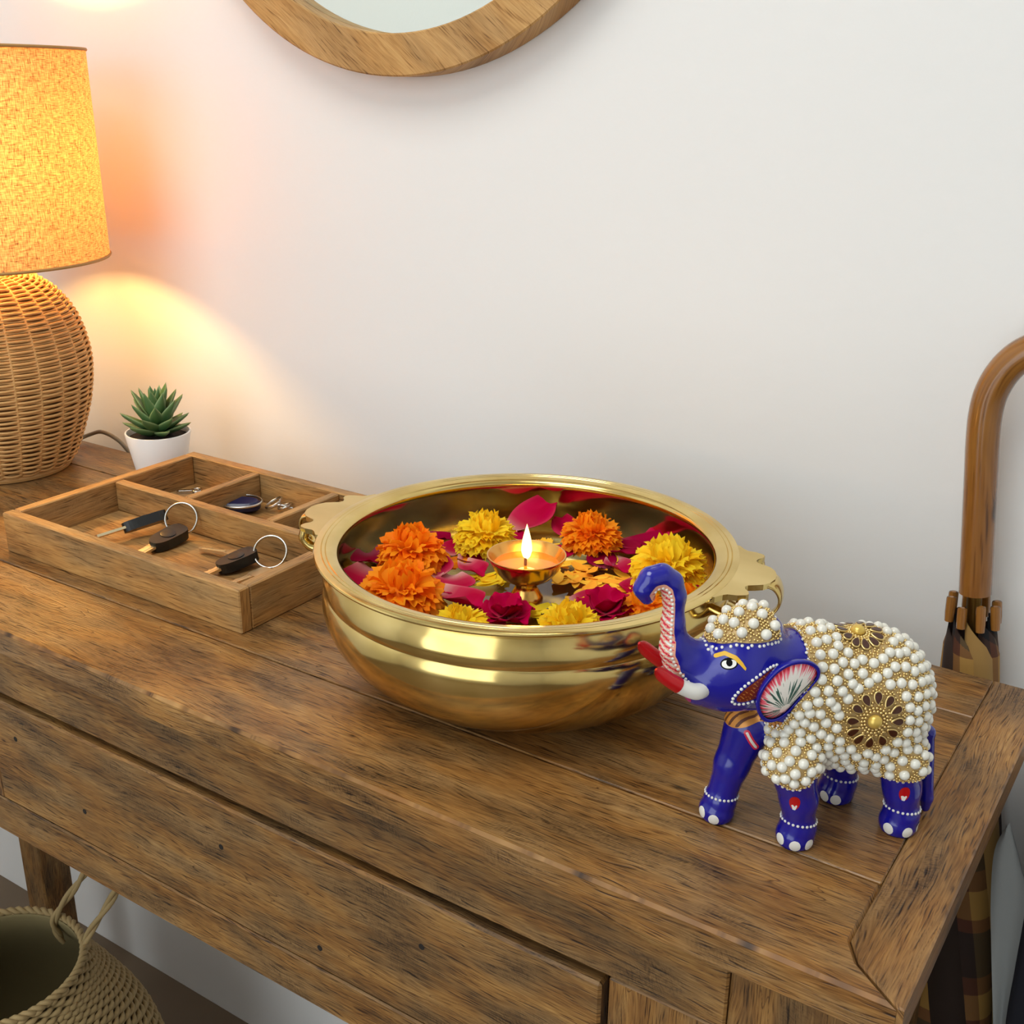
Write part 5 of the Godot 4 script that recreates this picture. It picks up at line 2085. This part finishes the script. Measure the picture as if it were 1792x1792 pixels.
	for s in [1.0, -1.0]:
		var line := []
		for q in [[79.5, 97.5, 8.4], [82.5, 100.5, 7.2], [85.5, 104.0, 6.2], [88.2, 109.0, 5.3], [90.0, 114.0, 5.0], [90.6, 122.0, 4.8], [90.6, 132.0, 4.7], [90.8, 140.0, 4.7], [92.0, 145.5, 4.6], [94.6, 148.2, 4.6], [97.2, 148.6, 4.6], [99.4, 147.2, 4.6], [100.6, 144.6, 3.9]]:
			line.append(Vector3(q[0], q[1], q[2] * s))
		dots("trunk_dots" if s > 0 else "trunk_dots_001", along(line, 2.2), 0.0008, M.white_paint, t, 0.7)
	obj("lip", paint(func(p, _n): return 3.4 - p.distance_to(Vector3(79.0, 87.0, 2.0)), Vector3(79, 87, 2), 8.0, 0.1), M.magenta_paint, t)

	# tusks
	for q in [[Vector3(73.5, 95.0, 9.5), Vector3(79.5, 95.6, 13.0), Vector3(87.5, 99.6, 13.4), Vector3(94.5, 104.6, 13.2), Vector3(100.6, 110.0, 12.6)], [Vector3(73.5, 95.0, -9.5), Vector3(80.0, 96.5, -11.5), Vector3(87.5, 100.6, -11.0), Vector3(94.5, 106.4, -10.2), Vector3(101.3, 113.2, -9.4)]]:
		var path := PackedVector3Array()
		for p in smooth_path(q, 6):
			path.append(loc(p))
		var cutk := 13
		var rads := []
		for k in path.size():
			var f := k / (path.size() - 1.0)
			rads.append(0.001 * (lerpf(4.4, 3.1, f) if f < 0.9 else lerpf(3.15, 1.5, (f - 0.9) / 0.1)))
		var w := MB.new()
		w.tube(path.slice(0, cutk + 1), rads.slice(0, cutk + 1), 16)
		var ob := obj("tusk", w, M.white_paint, t)
		var rt := MB.new()
		rads[path.size() - 1] = 0.0005
		for k in range(cutk, path.size()):
			rads[k] += 0.0003
		rt.tube(path.slice(cutk, path.size()), rads.slice(cutk), 16)
		obj("tusk_tip", rt, M.red_paint, ob)

	# ears
	for s in [1.0, -1.0]:
		var fold := [settle(Vector3(60.0, 90.2, 18.0 * s)), settle(Vector3(54.0, 98.0, 20.5 * s)), settle(Vector3(46.0, 104.0, 20.0 * s)), settle(Vector3(38.0, 106.8, 18.0 * s))]
		var axis_a: Vector3 = fold[0]
		var axis_b: Vector3 = fold[3]
		var mid := settle((Vector3(52.0, 97.2, 20.5 * s)))
		var u: Vector3 = (axis_b - axis_a).normalized()
		var n := grad(mid)
		u = (u - n * u.dot(n)).normalized()
		var w := n.cross(u)
		var half := axis_a.distance_to(axis_b) * 0.5
		var fo := func(p: Vector3, k: float) -> float:
			var q: Vector3 = p - (axis_a + axis_b) * 0.5 - w * (-0.6 if s > 0 else 0.6)
			return 1.0 - Vector2(q.dot(u) / (half * k), q.dot(w) / (4.8 * k)).length()
		obj("ear_fold", paint(func(p, _n): return fo.call(p, 0.95), mid, 20.0, 0.25), M.brown_paint, t)
		obj("ear_fold_stripes", paint(func(p, _n): return minf(fo.call(p, 0.9) * 3.0, sin((p - mid).dot(w) * 3.1) - 0.45), mid, 20.0, 0.36), M.stripe_gold, t)
		var ring := []
		for k in 33:
			var a := TAU * k / 32.0
			ring.append((axis_a + axis_b) * 0.5 + w * (-0.6 if s > 0 else 0.6) + u * cos(a) * half * 1.08 + w * sin(a) * 5.5)
		dots("ear_dots" if s > 0 else "ear_dots_001", along(ring, 2.15), 0.00088, M.white_paint, t, 0.75)
		# outer flap: a domed leaf set on the side of the head
		var c := Vector3(35.6, 96.4, 22.0 * s)
		var nn := Vector3(0.10, -0.06, 0.99 * s).normalized()
		var ex := (Vector3(-0.62, 0.78, 0) - nn * nn.dot(Vector3(-0.62, 0.78, 0))).normalized()
		var ey: Vector3 = nn.cross(ex) * s
		var out := []
		for q in [[-19.5, 2.5], [-18.5, -2.5], [-15.0, -7.5], [-9.0, -11.2], [-1.0, -13.0], [7.5, -12.6], [14.5, -9.2], [18.6, -3.2], [18.6, 3.0], [15.0, 6.6], [8.0, 7.6], [-1.0, 8.0], [-10.0, 8.4], [-16.5, 6.6]]:
			out.append(Vector3(q[0] * 0.90, q[1] * 1.04, 0))
		var sm := smooth_path(out, 4, true)
		var blade := func(scale: float, top: float, bulge: float) -> MB:
			var m := MB.new()
			m.sheet(sm.size(), 9, func(a, b):
				var k := int(round(a * sm.size())) % sm.size()
				var q: Vector3 = sm[k] * scale * b
				var e: float = 1.0 - b * b
				var hgt: float = top * sqrt(maxf(0.0, e)) * 0.35 + bulge * e + 1.5 * (-q.y / 12.0)
				return loc(c + ex * q.x + ey * q.y + nn * hgt)
			, true, false, Vector2.ONE, s > 0.0)
			for k in m.v.size():
				var b: float = m.uv[k].y
				var q: Vector3 = sm[int(round(m.uv[k].x * sm.size())) % sm.size()] * b
				m.uv[k] = Vector2(0.5 + q.x / 40.0, 0.5 - q.y / 28.0)
			return m
		var back := MB.new()
		back.sheet(sm.size(), 6, func(a, b):
			var k := int(round(a * sm.size())) % sm.size()
			var q: Vector3 = sm[k] * 1.10
			var d: float = [2.2, 2.6, 2.2, 1.0, -1.5, -7.0][int(round(b * 5))]
			var sc: float = [0.90, 0.97, 1.0, 1.0, 0.96, 0.7][int(round(b * 5))]
			return loc(c + ex * q.x * sc + ey * q.y * sc + nn * (d + 1.5 * (-q.y / 12.0)))
		, true, false, Vector2.ONE, s > 0.0)
		var eb := obj("ear", back, M.blue_paint, t)
		obj("ear_painting", blade.call(1.0, 3.0, 1.6), M.ear_paint, eb, Transform3D(Basis(), loc(nn * 1.0)))

	# collar under the chin
	var cn := Vector3(0.62, 0.72, 0.0).normalized()
	var col := func(p: Vector3, n: Vector3, lo: float, hi: float) -> float:
		var d: float = p.x * 0.42 + p.y * 0.907 - 0.035 * p.z * p.z * 0.0
		return minf(d - lo, hi - d) if p.y < 90.0 and p.x > 22.0 and p.x < 56.0 else -1.0
	var cb := obj("collar", paint(func(p, n): return minf(col.call(p, n, 73.6, 79.4), minf(p.x - 26.0, 86.0 - p.y)), Vector3(40, 66, 0), 34.0, 0.5), M.collar_gold, t)
	obj("collar_grooves", paint(func(p, n): return minf(minf(col.call(p, n, 73.9, 79.1), minf(p.x - 26.5, 85.0 - p.y)), sin(atan2(p.z, p.x - 12.0) * 62.0) - 0.35), Vector3(40, 66, 0), 34.0, 0.62), M.groove_brown, cb)
	var cd := []
	for k in 40:
		var z := -16.0 + 0.9 * k
		cd.append(z)
	# leg dots, toes and painted buds
	var legs := [[Vector3(17, 14.5, 15), [Vector3(22.6, 3.9, 23.9), Vector3(27.9, 4.9, 17.3), Vector3(14.5, 4.0, 25.0)]], [Vector3(47, 14.5, -15), [Vector3(54.4, 3.6, -7.1), Vector3(58.7, 5.2, -13.5)]], [Vector3(-42, 14.5, 17), [Vector3(-32.0, 4.6, 21.8), Vector3(-40.5, 4.2, 27.1), Vector3(-48.5, 4.6, 24.0)]], [Vector3(-25, 14.5, -17), [Vector3(-13.7, 4.2, -13.2), Vector3(-18.5, 4.2, -9.0)]]]
	for k in 4:
		var spots := []
		for j in 24:
			var a := TAU * j / 24.0
			var d := Vector3(cos(a), 0, sin(a))
			var p := settle(legs[k][0] + d * 9.5 + Vector3(0, 1.2 * sin(a + 1.0), 0))
			var n := grad(p)
			spots.append([p + n * 0.15, n])
		dots("ankle_dots" if k == 0 else "ankle_dots_%03d" % k, spots, 0.0008, M.white_paint, t, 0.7)
		for q in legs[k][1]:
			var c := settle(q)
			obj("toenail", paint(func(p, _n): return 1.0 - Vector3((p.x - c.x) / 2.9, (p.y - c.y) / 3.3, (p.z - c.z) / 2.9).length(), c, 6.0, 0.2), M.white_paint, t)
	for q in [Vector3(26.1, 31.6, 24.8), Vector3(-35.3, 29.0, 26.7)]:
		var c := settle(q)
		var n := grad(c)
		var e1 := n.cross(Vector3.UP).normalized()
		obj("painted_bud", paint(func(p, _n): return 1.0 - Vector2((p - c).dot(e1) / (2.7 + 0.25 * (p.y - c.y) * 0.2), (p.y - c.y) / 4.6).length(), c, 8.0, 0.12), M.red_paint, t)
		obj("bud_stroke", paint(func(p, _n): return minf(0.55 - absf(absf((p - c).dot(e1)) - 0.30 * (p.y - c.y + 5.0)), minf(p.y - c.y + 4.8, -1.0 - (p.y - c.y))), c, 8.0, 0.2), M.white_paint, t)
	var ts := [settle(Vector3(42.0, 58.5, -2.5)), settle(Vector3(39.5, 54.0, -2.0)), settle(Vector3(36.8, 49.8, -1.5))]
	obj("chest_tassel", paint(func(p, _n): return 1.7 - line_distance(p, ts), ts[1], 12.0, 0.15), M.rose_paint, t)
	obj("tassel_stroke", paint(func(p, _n): return 0.7 - line_distance(p, ts), ts[1], 12.0, 0.25), M.white_paint, t)
